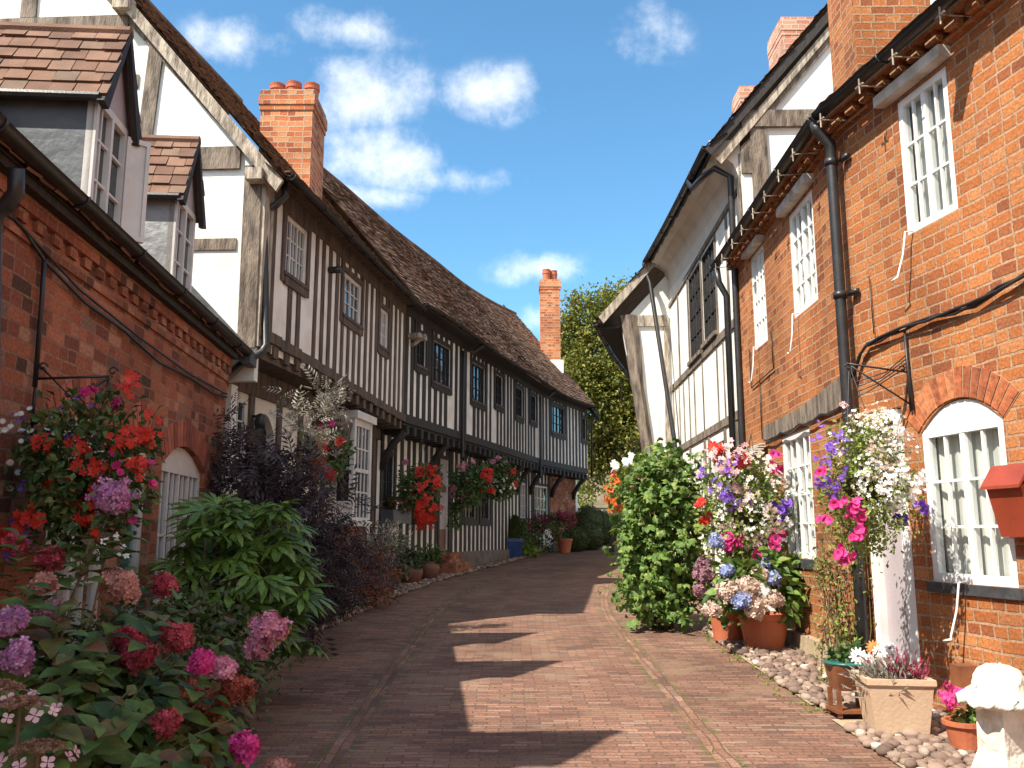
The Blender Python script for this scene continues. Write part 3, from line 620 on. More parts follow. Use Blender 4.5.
b=MB(); W=[at(0,208,4.45),at(20,225,4.7)]+[LC(s,.03,z) for s,z in ((1.0,3.15),(1.6,3.06),(2.3,3.04),(3.1,2.96),(4.0,2.99),(4.8,2.97),(5.35,3.02))]; b.tube(W,.012,k=6); b.tube([LC(.99,.03,3.16),LC(1.01,.03,2.9),LC(1.02,.03,2.4)],.014,k=6)
b.tube([LC(.4,.03,3.3),LC(1.5,.03,3.12),LC(2.6,.03,3.06),LC(4,.03,3.02),LC(5.35,.03,3.05)],.009,k=6); b.build('cable','black_iron',L1,smooth=True)
def dormer(sc,front=-.15,hw=.30,z0=3.78,ze=4.70,zp=5.36,lead='lead_sheet',opened=True):
    cheek=MB(); s0,s1=sc-hw,sc+hw
    nb=lambda z:-(z-3.5)/math.tan(math.radians(47))+.10
    for q,sg in ((s0,-1),(s1,1)):
        nn=[front,front,nb(z0),nb(ze)]; zz=[z0,ze,z0,ze]
        for off in (0,):
            P=[LC(q,front,z0-.1),LC(q,front,ze),LC(q,nb(ze)-.1,ze),LC(q,nb(z0)-.0,z0-.12)]
            Q=[LC(q-sg*.04,front,z0-.1),LC(q-sg*.04,front,ze),LC(q-sg*.04,nb(ze)-.1,ze),LC(q-sg*.04,nb(z0)-.0,z0-.12)]
            cheek.add(P+Q,[(0,1,2,3),(7,6,5,4),(0,4,5,1),(3,2,6,7),(0,3,7,4)])
    for t in (.33,.66): 
        z=z0+(ze-z0)*t
    o=cheek.build('dormer',lead,L1)
    g=MB(); g.fpoly(LC,[(s0-.02,ze),(s1+.02,ze),(sc,zp-.06)],front-.04,front+.01); g.build('gable_panel','pink_paint',o)
    f=MB(); fw=.045
    for a,e in ((s0+.0,s0+fw),(sc-.02,sc+.02),(s1-fw,s1)): f.fbox(LC,a,e,front-.05,front+.02,z0,ze-.002)
    f.fbox(LC,s0+fw,s1-fw,front-.05,front+.018,z0,z0+fw); f.fbox(LC,s0+fw,s1-fw,front-.05,front+.018,ze-.06,ze-.002)
    for k in (1,2): f.fbox(LC,s0+fw,s1-fw,front-.03,front-.0,z0+(ze-z0)*k/3-.01,z0+(ze-z0)*k/3+.01)
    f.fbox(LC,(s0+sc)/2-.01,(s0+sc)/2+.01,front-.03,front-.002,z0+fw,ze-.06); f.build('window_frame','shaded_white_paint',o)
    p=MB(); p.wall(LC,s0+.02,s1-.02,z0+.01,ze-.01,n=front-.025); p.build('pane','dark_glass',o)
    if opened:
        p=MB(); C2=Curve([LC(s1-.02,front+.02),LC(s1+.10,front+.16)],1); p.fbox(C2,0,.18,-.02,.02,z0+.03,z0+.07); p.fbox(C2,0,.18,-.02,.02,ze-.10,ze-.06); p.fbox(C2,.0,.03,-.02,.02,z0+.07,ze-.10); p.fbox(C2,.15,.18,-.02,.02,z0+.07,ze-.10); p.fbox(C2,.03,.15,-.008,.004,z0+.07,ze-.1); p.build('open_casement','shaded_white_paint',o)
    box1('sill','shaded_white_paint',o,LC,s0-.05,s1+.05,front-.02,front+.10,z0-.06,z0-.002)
    # two roof slopes of small tiles, ridge runs back into the main roof
    slope=math.atan2(zp-ze+.05,hw+.06); L=math.hypot(zp-ze+.05,hw+.06); b=MB(); V=[]
    n_back=nb(zp)-.15; rows=6; hh=L/rows
    for sg in (-1,1):
        P=lambda t,n,e: LC(sc+sg*((hw+.06)*(1-t/L)+e*math.sin(slope)),n,ze-.05+(zp-ze+.05)*t/L+e*math.cos(slope))
        for r in range(rows):
            t=r*hh; n=front+.10+R.uniform(-.01,.01); first=R.choice((.07,.15))
            while n>n_back:
                m=max(n-first,n_back-.01); first=.17; up=.03+R.uniform(-.006,.01); dt=R.uniform(-.01,.01)
                V+=[P(t+dt,n,up),P(t+dt,m+.006,up),P(min(t+hh*1.2,L),m+.006,.012),P(min(t+hh*1.2,L),n,.012),P(t+dt,n,up-.02),P(t+dt,m+.006,up-.02)]
                n=m
        b.add([P(0,front+.08,0),P(0,n_back,0),P(L,n_back,0),P(L,front+.08,0)],[(0,1,2,3)])
    V=np.array(V); k=len(V)//6; b.arr(V,(np.arange(k)[:,None,None]*6+np.array([[0,1,2,3],[4,5,1,0]])[None]).reshape(-1,4))
    b.tube([LC(sc,front+.10,zp+.0),LC(sc,n_back,zp+.0)],.05,k=8); b.build('dormer_roof','warm_roof_tile',o)
    b=MB()
    for sg in (-1,1):
        b.fpoly(LC,[(sc+sg*(hw+.10),ze-.10),(sc,zp+.03),(sc,zp-.07),(sc+sg*(hw+.0),ze-.12)][::sg],front+.05,front+.10)
    b.build('bargeboard','dark_timber',o)
    b=MB(); b.tube([LC(sc-hw-.07,front+.06,ze-.06),LC(sc-hw-.07,nb(ze)-.1,ze-.06)],.035,k=8); b.build('dormer_gutter','black_iron',o)
dormer(-.45); dormer(2.22); dormer(4.10,lead='bright_lead',z0=3.78,opened=False)
b=MB(); bk=[]
c=LC
def scroll(pc,sg,r=.03,k=9):
    return [pc(sg*r*math.cos(t*.75)*(1-t/14),r*math.sin(t*.75)*(1-t/14)) for t in range(k)]
b.tube([c(1.03,.03,2.56),c(1.03,.03,2.12)],.010,k=6); b.tube([c(1.03,.03,2.45),c(1.03,.46,2.47)],.008,k=6); b.tube([c(1.03,.03,2.18),c(1.03,.44,2.46)],.008,k=6); b.tube([c(1.03,.03,2.54),c(1.03,.30,2.28)],.006,k=6)
for (n0,z0_) in ((.46,2.50),(.06,2.52),(.05,2.20),(.22,2.36)): b.tube([c(1.03,n0+.03*math.cos(t*.8)*(1-t/11),z0_+.03*math.sin(t*.8)*(1-t/11)) for t in range(9)],.006,k=5)
b.build('basket_bracket','black_iron',L1,smooth=True)
# ------------------------------------------------------------------ LEFT: gabled timber house
AC=Curve([(-2.95,9.9),(-2.62,12.0),(-2.35,13.8),(-2.0,16.0)],1,True)
A=thing('timber_framed_house','weathered timber framed house whose white gable end faces up the lane','house',(-5,13,zg(13)))
def studs(c,par,s0,s1,zb,zt,wins,pitch,sw,tm,pm,rails=(),hole=True,n=.0,ztop=None,lean=0,zbf=lambda s:0):
    b=MB(); b.wall(c,s0,s1,zb,zt,[(w[0],w[1],w[2],w[3]) for w in wins],n=n,depth=.1); b.build('wall',pm,par)
    b=MB(); k=int((s1-s0)/pitch); 
    for i in range(k+1):
        s=s0+sw/2+(s1-s0-sw)*i/k; a=s-sw/2*R.uniform(.8,1.1); e=s+sw/2*R.uniform(.8,1.1); t=R.uniform(-.02,.02)+lean
        iv=[(zb,zt)]
        for w in wins:
            if w[0]-.03<s<w[1]+.03: iv=[(zb,w[2]-.14),(w[3]+.06,zt)]
            elif w[0]-sw*.8<s<w[1]+sw*.8: iv=[]
        for z0,z1 in iv:
            if z1-z0>.06: b.fbox(c,a,e,n-.02,n+.012+R.uniform(0,.008),z0,z1,tilt=t*(z1-z0)/(zt-zb))
    for r in rails: b.fbox(c,s0,s1,n-.02,n+r[2],r[0],r[1])
    for w in wins:
        b.fbox(c,w[0]-.09,w[0]-.001,n-.05,n+.03,zb if len(w)>4 else w[2]-.14,zt); b.fbox(c,w[1]+.001,w[1]+.09,n-.05,n+.03,zb if len(w)>4 else w[2]-.14,zt)
        b.fbox(c,w[0],w[1],n-.05,n+.035,w[2]-.16,w[2]-.002); b.fbox(c,w[0],w[1],n-.05,n+.03,w[3]+.002,w[3]+.08)
    return b.build('timber_frame',tm,par)
jz=lambda s:3.92-.035*s
wA=[(.66,1.36,4.80,5.55),(2.78,3.65,4.80,5.45),(4.62,5.1,4.72,5.38)]
studs(AC,A,0,AC.L,3.70,5.80,wA,.27,.115,'brown_timber','grey_plaster',rails=[(5.62,5.8,.03)])
b=MB(); k=10
for i in range(k):
    s=AC.L*i/k; e=AC.L*(i+1)/k; z=jz((s+e)/2); b.fbox(AC,s,e-.0,-.05,.05,z-.10,z+.03)
b.fbox(AC,0,AC.L,-.1,-.03,3.60,3.8); b.build('jetty_beam','brown_timber',A)
box1('corner_post','pale_timber',A,AC,-.01,.24,-.12,.035,3.7,5.75)
for i,(a,e,z0,z1) in enumerate(wA):
    window(A,AC,a,e,z0,z1,n=-.02,cols=2,rows=3,mull=1 if i else 2,fw=.04,bar=.015,fm='shaded_white_paint',gm='dark_glass',curtain=None,sill=('brown_timber',.05,.05))
# gable facing the camera
gd=np.array(AC.D[0]); GA=Curve([(-2.95,9.9),(-12,9.9+.5)],1)   # runs left, outward normal faces the camera
GA.side=-1
if GA(0,1)[1]>9.9: GA.side=1
apz=5.78; tp=1.17
b=MB(); cells=[]
b.fpoly(GA,[(0,3.3),(0,apz),(3.6,apz+3.6*tp+.2),(7.2,apz),(7.2,3.3)],-.12,0)
b.fpoly(GA,[(.35,-.2),(.35,3.31),(6.9,3.31),(6.9,-.2)],-.45,-.25); b.build('gable_wall','plaster',A)
b=MB()
b.fbox(GA,.0,.21,-.02,.03,3.68,5.9,tilt=.02); b.fbox(GA,.29,7.,-.02,.045,5.86,6.14); b.fbox(GA,.29,7.,-.02,.02,4.86,5.0)
b.fbox(GA,1.8,5.4,-.02,.035,7.66,7.92); b.fbox(GA,1.40,1.58,-.02,.032,6.142,7.50,tilt=-.07); b.fbox(GA,3.0,3.2,-.02,.03,7.93,9.4); b.fbox(GA,1.62,1.95,-.02,.02,6.95,7.12)
pass
b.fpoly(GA,[(.10,5.90),(3.6,apz+3.5*tp-.05),(3.6,apz+3.5*tp+.06),(.10,6.02)],-.02,.028); b.build('gable_frame','grey_timber',A)  # slanting grey strip stands in for a thin shadow below the bargeboard
b=MB(); b.fpoly(GA,[(-.28,5.66),(3.6,apz+3.6*tp+.24),(3.6,apz+3.6*tp+.07),(-.2,5.52)],.10,.15); b.fpoly(GA,[(7.5,5.52),(3.6,apz+3.6*tp+.12),(3.6,apz+3.6*tp-.06),(7.42,5.40)][::-1],.10,.15); b.build('bargeboard','pale_timber',A)
box1('beam_end','pale_timber',A,GA,-.04,.16,-.1,.2,5.66,5.8); box1('beam_end','pale_timber',A,GA,1.72,1.92,-.05,.22,7.9,8.08)
pa=math.atan(tp)
tiles(AC,-.20,AC.L+.05,.30,5.70,pa,5.95,par=A,mat='roof_tile')
gutter(A,AC,-.05,AC.L,.36,5.74,r=.055,mat='dark_timber')
tube1('downpipe','black_iron',A,[at(284,178,10.05),at(285,196,10.05),at(275,206,10.05),at(266,210,10.05),at(264,230,10.0),at(266,345,9.95),at(262,352,9.9),at(240,365,9.8),at(222,382,9.6),at(215,398,9.5),at(214,470,9.5),at(216,600,9.5)],.045,k=10)
tube1('flue','black_iron',A,[AC(2.2,.0,5.28),AC(2.2,.18,5.28)],.05,k=10)
# jetty joists and underside
b=MB(); s=.1
while s<AC.L: b.fbox(AC,s,s+.13,-.5,.03,jz(s)-.25,jz(s)-.11); s+=.34
b.build('joists','brown_timber',A)
b=MB(); b.fbox(AC,0,AC.L,-.9,-.1,3.60,3.66); b.build('jetty_soffit','brown_timber',A)
# ground floor of the gabled house
AL=Curve([AC(s,-.45)[:2] for s in (0,1.5,3,4.5,6.17)],1,True)
hA=[(-.0,.78,2.2,3.2),(1.0,1.62,.3,3.1)]
b=MB(); b.wall(AL,-.1,AL.L,-.2,3.6,hA,depth=.12); spandrel(b,AL,1.0,1.62,2.85,.25); b.build('wall','cream_plaster',A)
b=MB(); b.fbox(AL,-.1,AL.L,-.02,.04,3.28,3.6)
for s in (.82,1.66,2.4,2.9,3.35,4.8,5.3,5.8): b.fbox(AL,s,s+.13,-.02,.03,.9,3.28)
b.fpoly(AL,[(3.1,2.4),(3.3,2.4),(3.42,2.9),(3.68,3.27),(3.1,3.27)],.0,.38); b.build('timber_frame','brown_timber',A)
window(A,AL,.0,.78,2.2,3.2,n=.0,cols=2,rows=4,mull=1,fw=.05,fm='shaded_white_paint',gm='dark_glass',curtain=None)
d=box1('door','dark_timber',A,AL,1.0,1.62,-.16,-.11,.3,3.12)
o=thing('wall_lantern','round black lamp on the plaster beside the arched doorway','lamp',AL(.9,.05,2.95)); 
b=MB(); b.lathe(AL(.9,.13,2.86),[(.0,0),(.06,.0),(.07,.08),(.06,.16),(.02,.19)],k=12); b.build('lamp_body','black_iron',o,smooth=True); box1('lamp_arm','black_iron',o,AL,.88,.92,.02,.12,3.0,3.03)
# bay window
bw=MB(); s0,s1,z0,z1,nf=3.72,4.60,1.78,3.36,.39
o=bay=MB(); bay.fbox(AL,s0-.05,s1+.05,0,nf+.06,z1,z1+.12); bay.fbox(AL,s0-.02,s1+.02,0,nf+.03,z0-.08,z0); bay.fbox(AL,s0,s0+.10,nf-.07,nf,z0,z1); bay.fbox(AL,s1-.10,s1,nf-.07,nf,z0,z1)
BAY=bay.build('bay_window','shaded_white_paint',A)
# bay front sash
b=MB(); b.fbox(AL,s0+.1,s1-.1,nf-.06,nf-.01,z0,z0+.06); b.fbox(AL,s0+.1,s1-.1,nf-.06,nf-.01,z1-.10,z1); b.fbox(AL,s0+.1,s1-.1,nf-.06,nf-.012,(z0+z1)/2-.03,(z0+z1)/2+.03)
for k in range(1,4): q=s0+.1+(s1-s0-.2)*k/4; b.fbox(AL,q-.014,q+.014,nf-.05,nf-.02,z0+.06,z1-.1)
for z in (z0+.45,z1-.45): b.fbox(AL,s0+.1,s1-.1,nf-.052,nf-.022,z-.012,z+.012)
for q in (s0,s1-.04):
    b.fbox(AL,q,q+.04,0,.12,z0,z1); b.fbox(AL,q,q+.04,.12,nf-.07,z0,z0+.3); b.fbox(AL,q,q+.04,.12,nf-.07,z1-.25,z1); b.fbox(AL,q,q+.04,.12,nf-.07,2.55,2.6)
b.build('sash','shaded_white_paint',BAY)
b=MB(); b.wall(AL,s0+.1,s1-.1,z0,z1,n=nf-.035); b.fbox(AL,s0+.015,s0+.025,.1,nf-.05,z0,z1); b.fbox(AL,s1-.025,s1-.015,.1,nf-.05,z0,z1); b.build('pane','dark_glass',BAY)
box1('brick_base','old_brick',A,AL,s0+.05,s1-.05,0,nf-.04,.2,z0-.08)
# chimney on the gabled house
def chimney(par,x0,x1,y0,y1,z0,z1,mat='chimney_brick',q=.035,pots=(),collar=.0,pot_r=.11,ph=.22,pm='terracotta'):
    b=MB(); b.fbox(WORLD,x0,x1,y0,y1,z0,z1-.35)
    b.fbox(WORLD,x0-q*.5,x1+q*.5,y0-q*.5,y1+q*.5,z1-.35,z1-.26); b.fbox(WORLD,x0-q,x1+q,y0-q,y1+q,z1-.26,z1-.08); b.fbox(WORLD,x0-q*.4,x1+q*.4,y0-q*.4,y1+q*.4,z1-.08,z1)
    o=b.build('chimney',mat,par)
    for px,py in pots:
        b=MB(); b.lathe((px,py,z1),[(pot_r*1.05,0),(pot_r*.95,.04),(pot_r,ph*.5),(pot_r*1.0,ph*.6),(pot_r*1.12,ph*.62),(pot_r*1.12,ph*.8),(pot_r,ph*.82),(pot_r*1.1,ph),(pot_r*.8,ph),(pot_r*.75,ph*.3)],k=20); b.build('chimney_pot',pm,o,smooth=False)
    return o
chimney(A,-3.98,-3.16,13,13.9,5.6,8.55,pots=[(-3.83,13.35),(-3.55,13.3),(-3.27,13.35)],pot_r=.115,ph=.26)
# ------------------------------------------------------------------ LEFT: long close-studded row
BC=Curve([(-2.0,16.0),(-1.35,18.2),(-.40,21.4),(.72,25.3),(1.60,27.5),(2.5,29.5)],1,True)
B=thing('timber_framed_house','long curving row of black and white close studded houses with a jetty','house',(-2,23,zg(23)))
wB=[(.54,1.03,4.80,5.42),(1.42,2.42,4.62,5.46),(3.78,4.74,4.60,5.46),(5.53,6.2,4.75,5.50),(7.42,8.18,4.72,5.50),(8.95,9.60,4.78,5.52),(11.05,12.2,4.68,5.52),(13.8,14.22,4.72,5.45)]
studs(BC,B,0,BC.L,3.66,5.78,wB,.30,.155,'dark_timber','plaster' if 0 else 'grey_plaster',rails=[(3.60,3.76,.05),(5.64,5.8,.04)])
for (a,e,z0,z1) in wB: window(B,BC,a,e,z0,z1,n=-.02,cols=2,rows=3,mull=1,fw=.035,bar=.012,fm='dark_timber',gm='dark_glass',curtain=None,sill=('brown_timber',.05,.05))
b=MB(); s=.1
while s<BC.L: b.fbox(BC,s,s+.12,-.5,.04,3.40,3.55); s+=.35
b.build('joists','dark_timber',B); box1('jetty_soffit','dark_timber',B,BC,0,BC.L,-1.0,0,3.552,3.598)
for s in (.05,2.3,6.6,8.2,9.0,10.3,12.1,14.0):
    tube1('jetty_bracket','dark_timber',B,[BC(s,-.42,2.75),BC(s,-.34,3.0),BC(s,-.18,3.25),BC(s,.02,3.42)],.075,k=6)
box1('soffit','dark_timber',B,BC,0,BC.L,-.12,.34,5.782,5.80); box1('soffit','brown_timber',A,AC,0,AC.L,-.12,.32,5.802,5.82)
rise=lambda s:.10*math.sin(s*.9)*.4
tiles(BC,.02,BC.L+.15,.33,5.80,math.radians(50),4.7,par=B,mat='roof_tile',zf=rise)
gutter(B,BC,0,BC.L+.1,.38,5.83,zf=rise,r=.05,mat='dark_timber')
BL=Curve([BC(s,-.44)[:2] for s in (0,2.3,5,8,11,BC.L)],1,True)
hB=[(.11,.62,2.05,3.05),(3.0,3.55,1.25,3.2),(4.56,5.44,1.95,2.62),(5.81,6.6,1.95,2.66),(9.32,9.9,2.05,3.05),(10.68,11.9,1.98,3.05)]
studs(BL,B,-.3,12.1,1.2,3.5,[x for x in hB],.31,.15,'dark_timber','grey_plaster')
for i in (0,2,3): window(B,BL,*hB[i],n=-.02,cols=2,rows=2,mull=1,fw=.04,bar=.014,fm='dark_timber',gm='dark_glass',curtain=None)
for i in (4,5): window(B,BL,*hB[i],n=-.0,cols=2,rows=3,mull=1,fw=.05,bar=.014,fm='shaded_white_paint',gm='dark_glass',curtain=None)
b=MB(); b.fbox(BL,3.0,3.07,-.1,.0,1.25,3.2); b.fbox(BL,3.07,3.55,-.08,-.05,1.7,2.5); b.fbox(BL,3.07,3.55,-.08,-.05,2.62,3.2); b.build('door','pink_paint',B)
box1('door_rail','dark_terracotta',B,BL,3.07,3.55,-.1,-.04,2.502,2.618); box1('door_rail','dark_terracotta',B,BL,3.07,3.55,-.1,-.04,1.2,1.698)
b=MB(); b.fbox(BL,-.3,12.1,-.3,.06,.2,1.2); b.build('plinth','stone_plinth',B)
b=MB(); b.fbox(BL,2.75,3.65,.06,.5,.5,1.0); b.fbox(BL,2.9,3.6,.06,.3,1.0,1.2); b.build('steps','old_brick',B)
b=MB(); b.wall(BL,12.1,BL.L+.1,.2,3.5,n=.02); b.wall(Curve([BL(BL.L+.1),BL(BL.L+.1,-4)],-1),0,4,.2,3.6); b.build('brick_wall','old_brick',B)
box1('corner_board','white_paint',B,BL,BL.L-.02,BL.L+.14,-.02,.05,.9,3.4)
GB=Curve([BC(BC.L,0)[:2],BC(BC.L,-6.1)[:2]],-1)
b=MB(); b.fpoly(GB,[(0,3.6),(6.1,3.6),(6.1,5.75),(3.05,9.4),(0,5.75)],-.1,0); b.build('gable_wall','grey_plaster',B)
for s,zt in ((3.05,5.0),(9.8,5.1)):
    tube1('downpipe','black_iron',B,[BC(s+.5,.36,5.76),BC(s+.35,.2,5.6),BC(s,.08,5.55),BC(s,.08,3.3),BC(s-.1,.1,3.2)],.04,k=8)
tube1('downpipe','black_iron',B,[BC(14.4,.36,5.76),BC(14.5,.1,5.3),BC(14.45,.1,3.5)],.035,k=8)
chimney(B,.98,1.66,29.4,30.1,6.5,10.3,pots=[(1.2,29.65),(1.45,29.8)],pot_r=.13,ph=.42)
b=MB(); b.fpoly(GB,[(-.5,5.3),(-.5,5.45),(3.05,9.75),(3.05,9.6)],-.0,.12); b.build('bargeboard','dark_timber',B)
b=MB(); b.fbox(WORLD,.86,1.75,29.32,29.39,7.0,7.45); b.build('chimney_flashing','white_paint',B)
b=MB(); b.fbox(BC,.12,.5,.0,.25,5.22,5.30); b.tube([BC(.3,.02,5.1),BC(.3,.3,5.28)],.04); b.build('beam_end','pale_timber',B)
# ------------------------------------------------------------------ RIGHT: sunny brick cottage
RN=Curve([(2.97,7.4),(3.69,3.5)],1); RF=Curve([(2.97,7.4),(3.06,11.2)],-1)
R1=thing('brick_cottage','sunlit orange brick cottage with white windows along the right side','house',(4,7,zg(7)))
hN=[(.78,1.38,3.88,5.0),(.76,1.62,1.22,2.52),(.0,.54,.1,2.56)]; aN=.2
b=MB(); b.wall(RN,-.0,9.5,-.2,5.25,hN,depth=.3); spandrel(b,RN,.76,1.62,2.32,.2)
hF=[(.93,1.74,3.83,4.98),(2.80,3.43,3.84,5.05),(1.44,2.45,1.32,2.64),(2.9,4.0,.2,2.5)]
b.wall(RF,0,4.2,-.2,5.25,hF,depth=.3); b.wall(Curve([RF(4.2),RF(4.2,-5)],1),0,5,-.2,5.3); b.build('wall','sunny_brick',R1)
archring(RN,.74,1.64,2.325,.2,R1,h=.215)
window(R1,RN,.78,1.38,3.88,5.0,n=-.01,cols=2,rows=3,mull=1,fw=.06,bar=.018,cur=(.0,1.)); window(R1,RN,.76,1.62,1.22,2.34,n=-.01,cols=2,rows=3,mull=1,fw=.065,arch=.17,sill=('sill_tile',.025,.075))
window(R1,RF,.93,1.74,3.83,4.98,n=-.01,cols=2,rows=4,mull=1,fw=.065); window(R1,RF,2.80,3.43,3.84,5.05,n=-.01,cols=2,rows=4,mull=1,fw=.06)
window(R1,RF,1.44,2.45,1.32,2.64,n=-.01,cols=2,rows=4,mull=1,fw=.065,sill=('sill_tile',.02,.10))
for c,a in ((RN,(.62,1.45,.0,.10,5.03,5.12)),(RF,(.85,1.85,.0,.10,5.01,5.10)),(RF,(2.72,3.5,.0,.10,5.06,5.12))): box1('head_board','canopy_wood',R1,c,*a)
d=MB(); d.fbox(RN,.0,.07,-.08,.01,.3,2.5); d.fbox(RN,.44,.54,-.08,.012,.3,2.5); d.fbox(RN,.0,.54,-.1,.02,.24,.298); d.fbox(RN,.07,.44,-.08,.008,2.46,2.55)
d.fbox(RN,.07,.44,-.2,-.13,.3,2.46); D=d.build('door','white_paint',R1); box1('door_leaf','pink_paint',D,RN,.075,.36,-.10,-.06,.3,2.15); box1('door_gap_shade','lead_sheet',D,RN,.375,.43,-.12,-.07,.3,2.15)  # narrow dark strip stands in for the shaded gap beside the leaf
b=MB()
for k in range(6): b.fbox(RN,.075,.43,-.06+.0,-.02,2.18+k*.045,2.20+k*.045)
b.build('louvre','white_paint',D)
d=MB(); d.fbox(RF,2.9,2.98,-.4,-.0,.4,2.45); d.fbox(RF,3.9,4.0,-.4,.0,.4,2.45); d.fbox(RF,2.98,3.9,-.4,.03,2.36,2.5); D2=d.build('door','white_paint',R1); box1('door_leaf','dark_timber',D2,RF,2.98,3.9,-.4,-.36,.35,2.36)
b=MB()
for k in range(5): b.fbox(RF,3.0,3.9,.02+.02*k,.10+.02*k,2.62-k*.03,2.635-k*.03)
b.build('door_canopy','canopy_wood',R1)
b=MB(); b.fpoly(RF,[(.2,2.70),(.2,2.98),(1.6,2.86),(3.1,2.84),(3.1,2.67),(1.5,2.68)],-.02,.03); b.build('timber_lintel','grey_timber',R1)
b=MB(); b.fbox(RF,0,2.9,.0,.09,-.1,.56); b.build('plinth','plinth_render',R1)
b=MB()
for c,s0,s1 in ((RN,.0,9.5),(RF,.0,4.2)):
    q=s0
    while q<s1: b.fbox(c,q,q+.12,.0,.11,5.16,5.24); q+=.22
    b.fbox(c,s0,s1,.0,.13,5.242,5.30); b.fbox(c,s0,s1,.0,.05,5.02 if 0 else 5.125,5.158)
b.build('dentil_course','sunny_brick',R1)
b=MB(); 
for c,s0,s1 in ((RN,.0,9.5),(RF,.0,4.3)): b.fbox(c,s0,s1,.0,.19,5.30,5.33)
b.build('eaves_board','brown_timber',R1)
gutter(R1,RN,0,9.5,.24,5.27,r=.062); gutter(R1,RF,0,4.45,.24,5.27,r=.062)
for c,Q in ((RN,[.15,.75,1.2,1.75,2.4]),(RF,[.5,1.0,1.55,2.05,2.6,3.1,3.7,4.1])):
    for q in Q:
        b=MB(); b.tube([c(q,.02,5.16),c(q,.30,5.14)],.006,k=5); b.tube([c(q,.30,5.20),c(q,.30,5.07)],.008,k=5); b.tube([c(q-.05,.30,5.14),c(q+.05,.30,5.14)],.008,k=5); b.build('gutter_tie','pale_timber',R1)
tiles(RN,-.1,9.5,.20,5.32,math.radians(42),3.9,par=R1,mat='roof_tile'); tiles(RF,-.1,4.3,.20,5.32,math.radians(42),3.9,par=R1,mat='roof_tile')
dp=MB(); P=[RN(-.05,.24,5.22),RN(-.05,.22,5.14),RN(-.05,.10,5.02),RN(-.05,.10,4.8),RN(-.05,.10,3.0),RN(-.05,.10,1.5),RN(-.05,.10,.30)]; dp.tube(P,.048,k=12)
for z in (3.62,1.7,4.85): dp.tube([RN(-.05,.10,z-.03),RN(-.05,.10,z+.03)],.06,k=12); dp.fbox(RN,-.0,.12,.02,.06,z-.02,z+.02)
dp.build('downpipe','black_iron',R1,smooth=True)
tube1('downpipe','black_iron',R1,[RF(4.32,.24,5.2),RF(4.32,.22,5.0),RF(4.32,.12,4.8),RF(4.32,.12,.5)],.045,k=10)
cb=MB(); CP=[(-.03,2.9),(.02,2.96),(.10,3.06),(.2,3.12),(.4,3.13),(.7,3.15),(1.0,3.15),(1.3,3.13),(1.5,3.13),(1.75,3.17),(2.0,3.2),(3,3.25),(5,3.2),(9,3.2)]
for k in range(3):
    cb.tube([RN(s,.035+.012*k,z+.018*math.sin(s*7+k*2.1)) for s,z in CP],.011,k=6)
cb.tube([RN(.7,.03,3.14),RN(.705,.03,2.8),RN(.73,.03,2.5)],.011,k=6)
cb.tube([RF(3.0-2.8*t/16,.05,2.67+.14*t/16*.3-.045*abs(math.sin(t*.8))) for t in range(17)],.012,k=6)
cb.tube([RF(2.6,.02,3.9),RF(2.55,.02,3.45),RF(3.6,.02,3.4),RF(3.62,.02,3.9)],.008,k=5); cb.tube([RF(3.2,.02,3.42),RF(3.2,.02,2.7)],.008,k=5); cb.tube([RN(.27,.02,3.7),RN(.28,.02,3.2)],.005,k=5)
cb.build('cable','black_iron',R1,smooth=True)
for c,s,z,l in ((RN,.86,3.87,.34),(RN,1.14,1.22,.36),(RF,1.55,3.83,.4),(RF,3.2,3.83,.42)):
    tube1('casement_stay','white_paint',R1,[c(s,.0,z+.02),c(s,.07,z+.01),c(s-.02,.09,z-l*.5),c(s-.05,.13,z-l),c(s-.02,.15,z-l-.01),c(s-.09,.16,z-l-.03)],.008,k=6)
chimney(R1,3.36,4.12,7.9,8.55,5.2,8.6,mat='sunny_brick')
b=MB(); b.fpoly(Curve([(3.33,7.86),(4.2,7.86)],1),[(0,5.62),(.82,6.36),(.82,6.55),(.6,6.35),(.6,6.2),(.4,6.2),(.4,6.02),(.2,6.02),(.2,5.86),(0,5.86)],-.02,.02); b.build('lead_flashing','bright_lead',R1)
# projecting oak beam
b=MB(); b.tube([RN(1.86,.0,5.42),RN(1.84,.25,5.43),RN(1.80,.50,5.40),RN(1.78,.62,5.34)],.105,k=10,r1=.06); b.tube([RN(1.8,.52,5.38),RN(1.8,.54,5.65)],.05,k=8); b.build('projecting_beam','varnished_timber',R1,smooth=True)
b=MB(); c=RN
b.tube([c(.70,.03,2.92),c(.70,.03,2.50)],.010,k=6); b.tube([c(.70,.03,2.80),c(.66,.52,2.86)],.008,k=6); b.tube([c(.70,.03,2.55),c(.66,.50,2.85)],.007,k=6)
for k in range(4): b.tube([c(.70,.04,2.93-.03*k),c(.68,.2+.05*k,2.80-.05*k),c(.66,.45,2.72-.04*k)],.005,k=5)
for n0,z0_ in ((.52,2.86),(.06,2.86)): b.tube([c(.68,n0+.03*math.cos(t*.8)*(1-t/11),z0_-.03+.03*math.sin(t*.8)*(1-t/11)) for t in range(9)],.006,k=5)
b.build('basket_bracket','black_iron',R1,smooth=True)
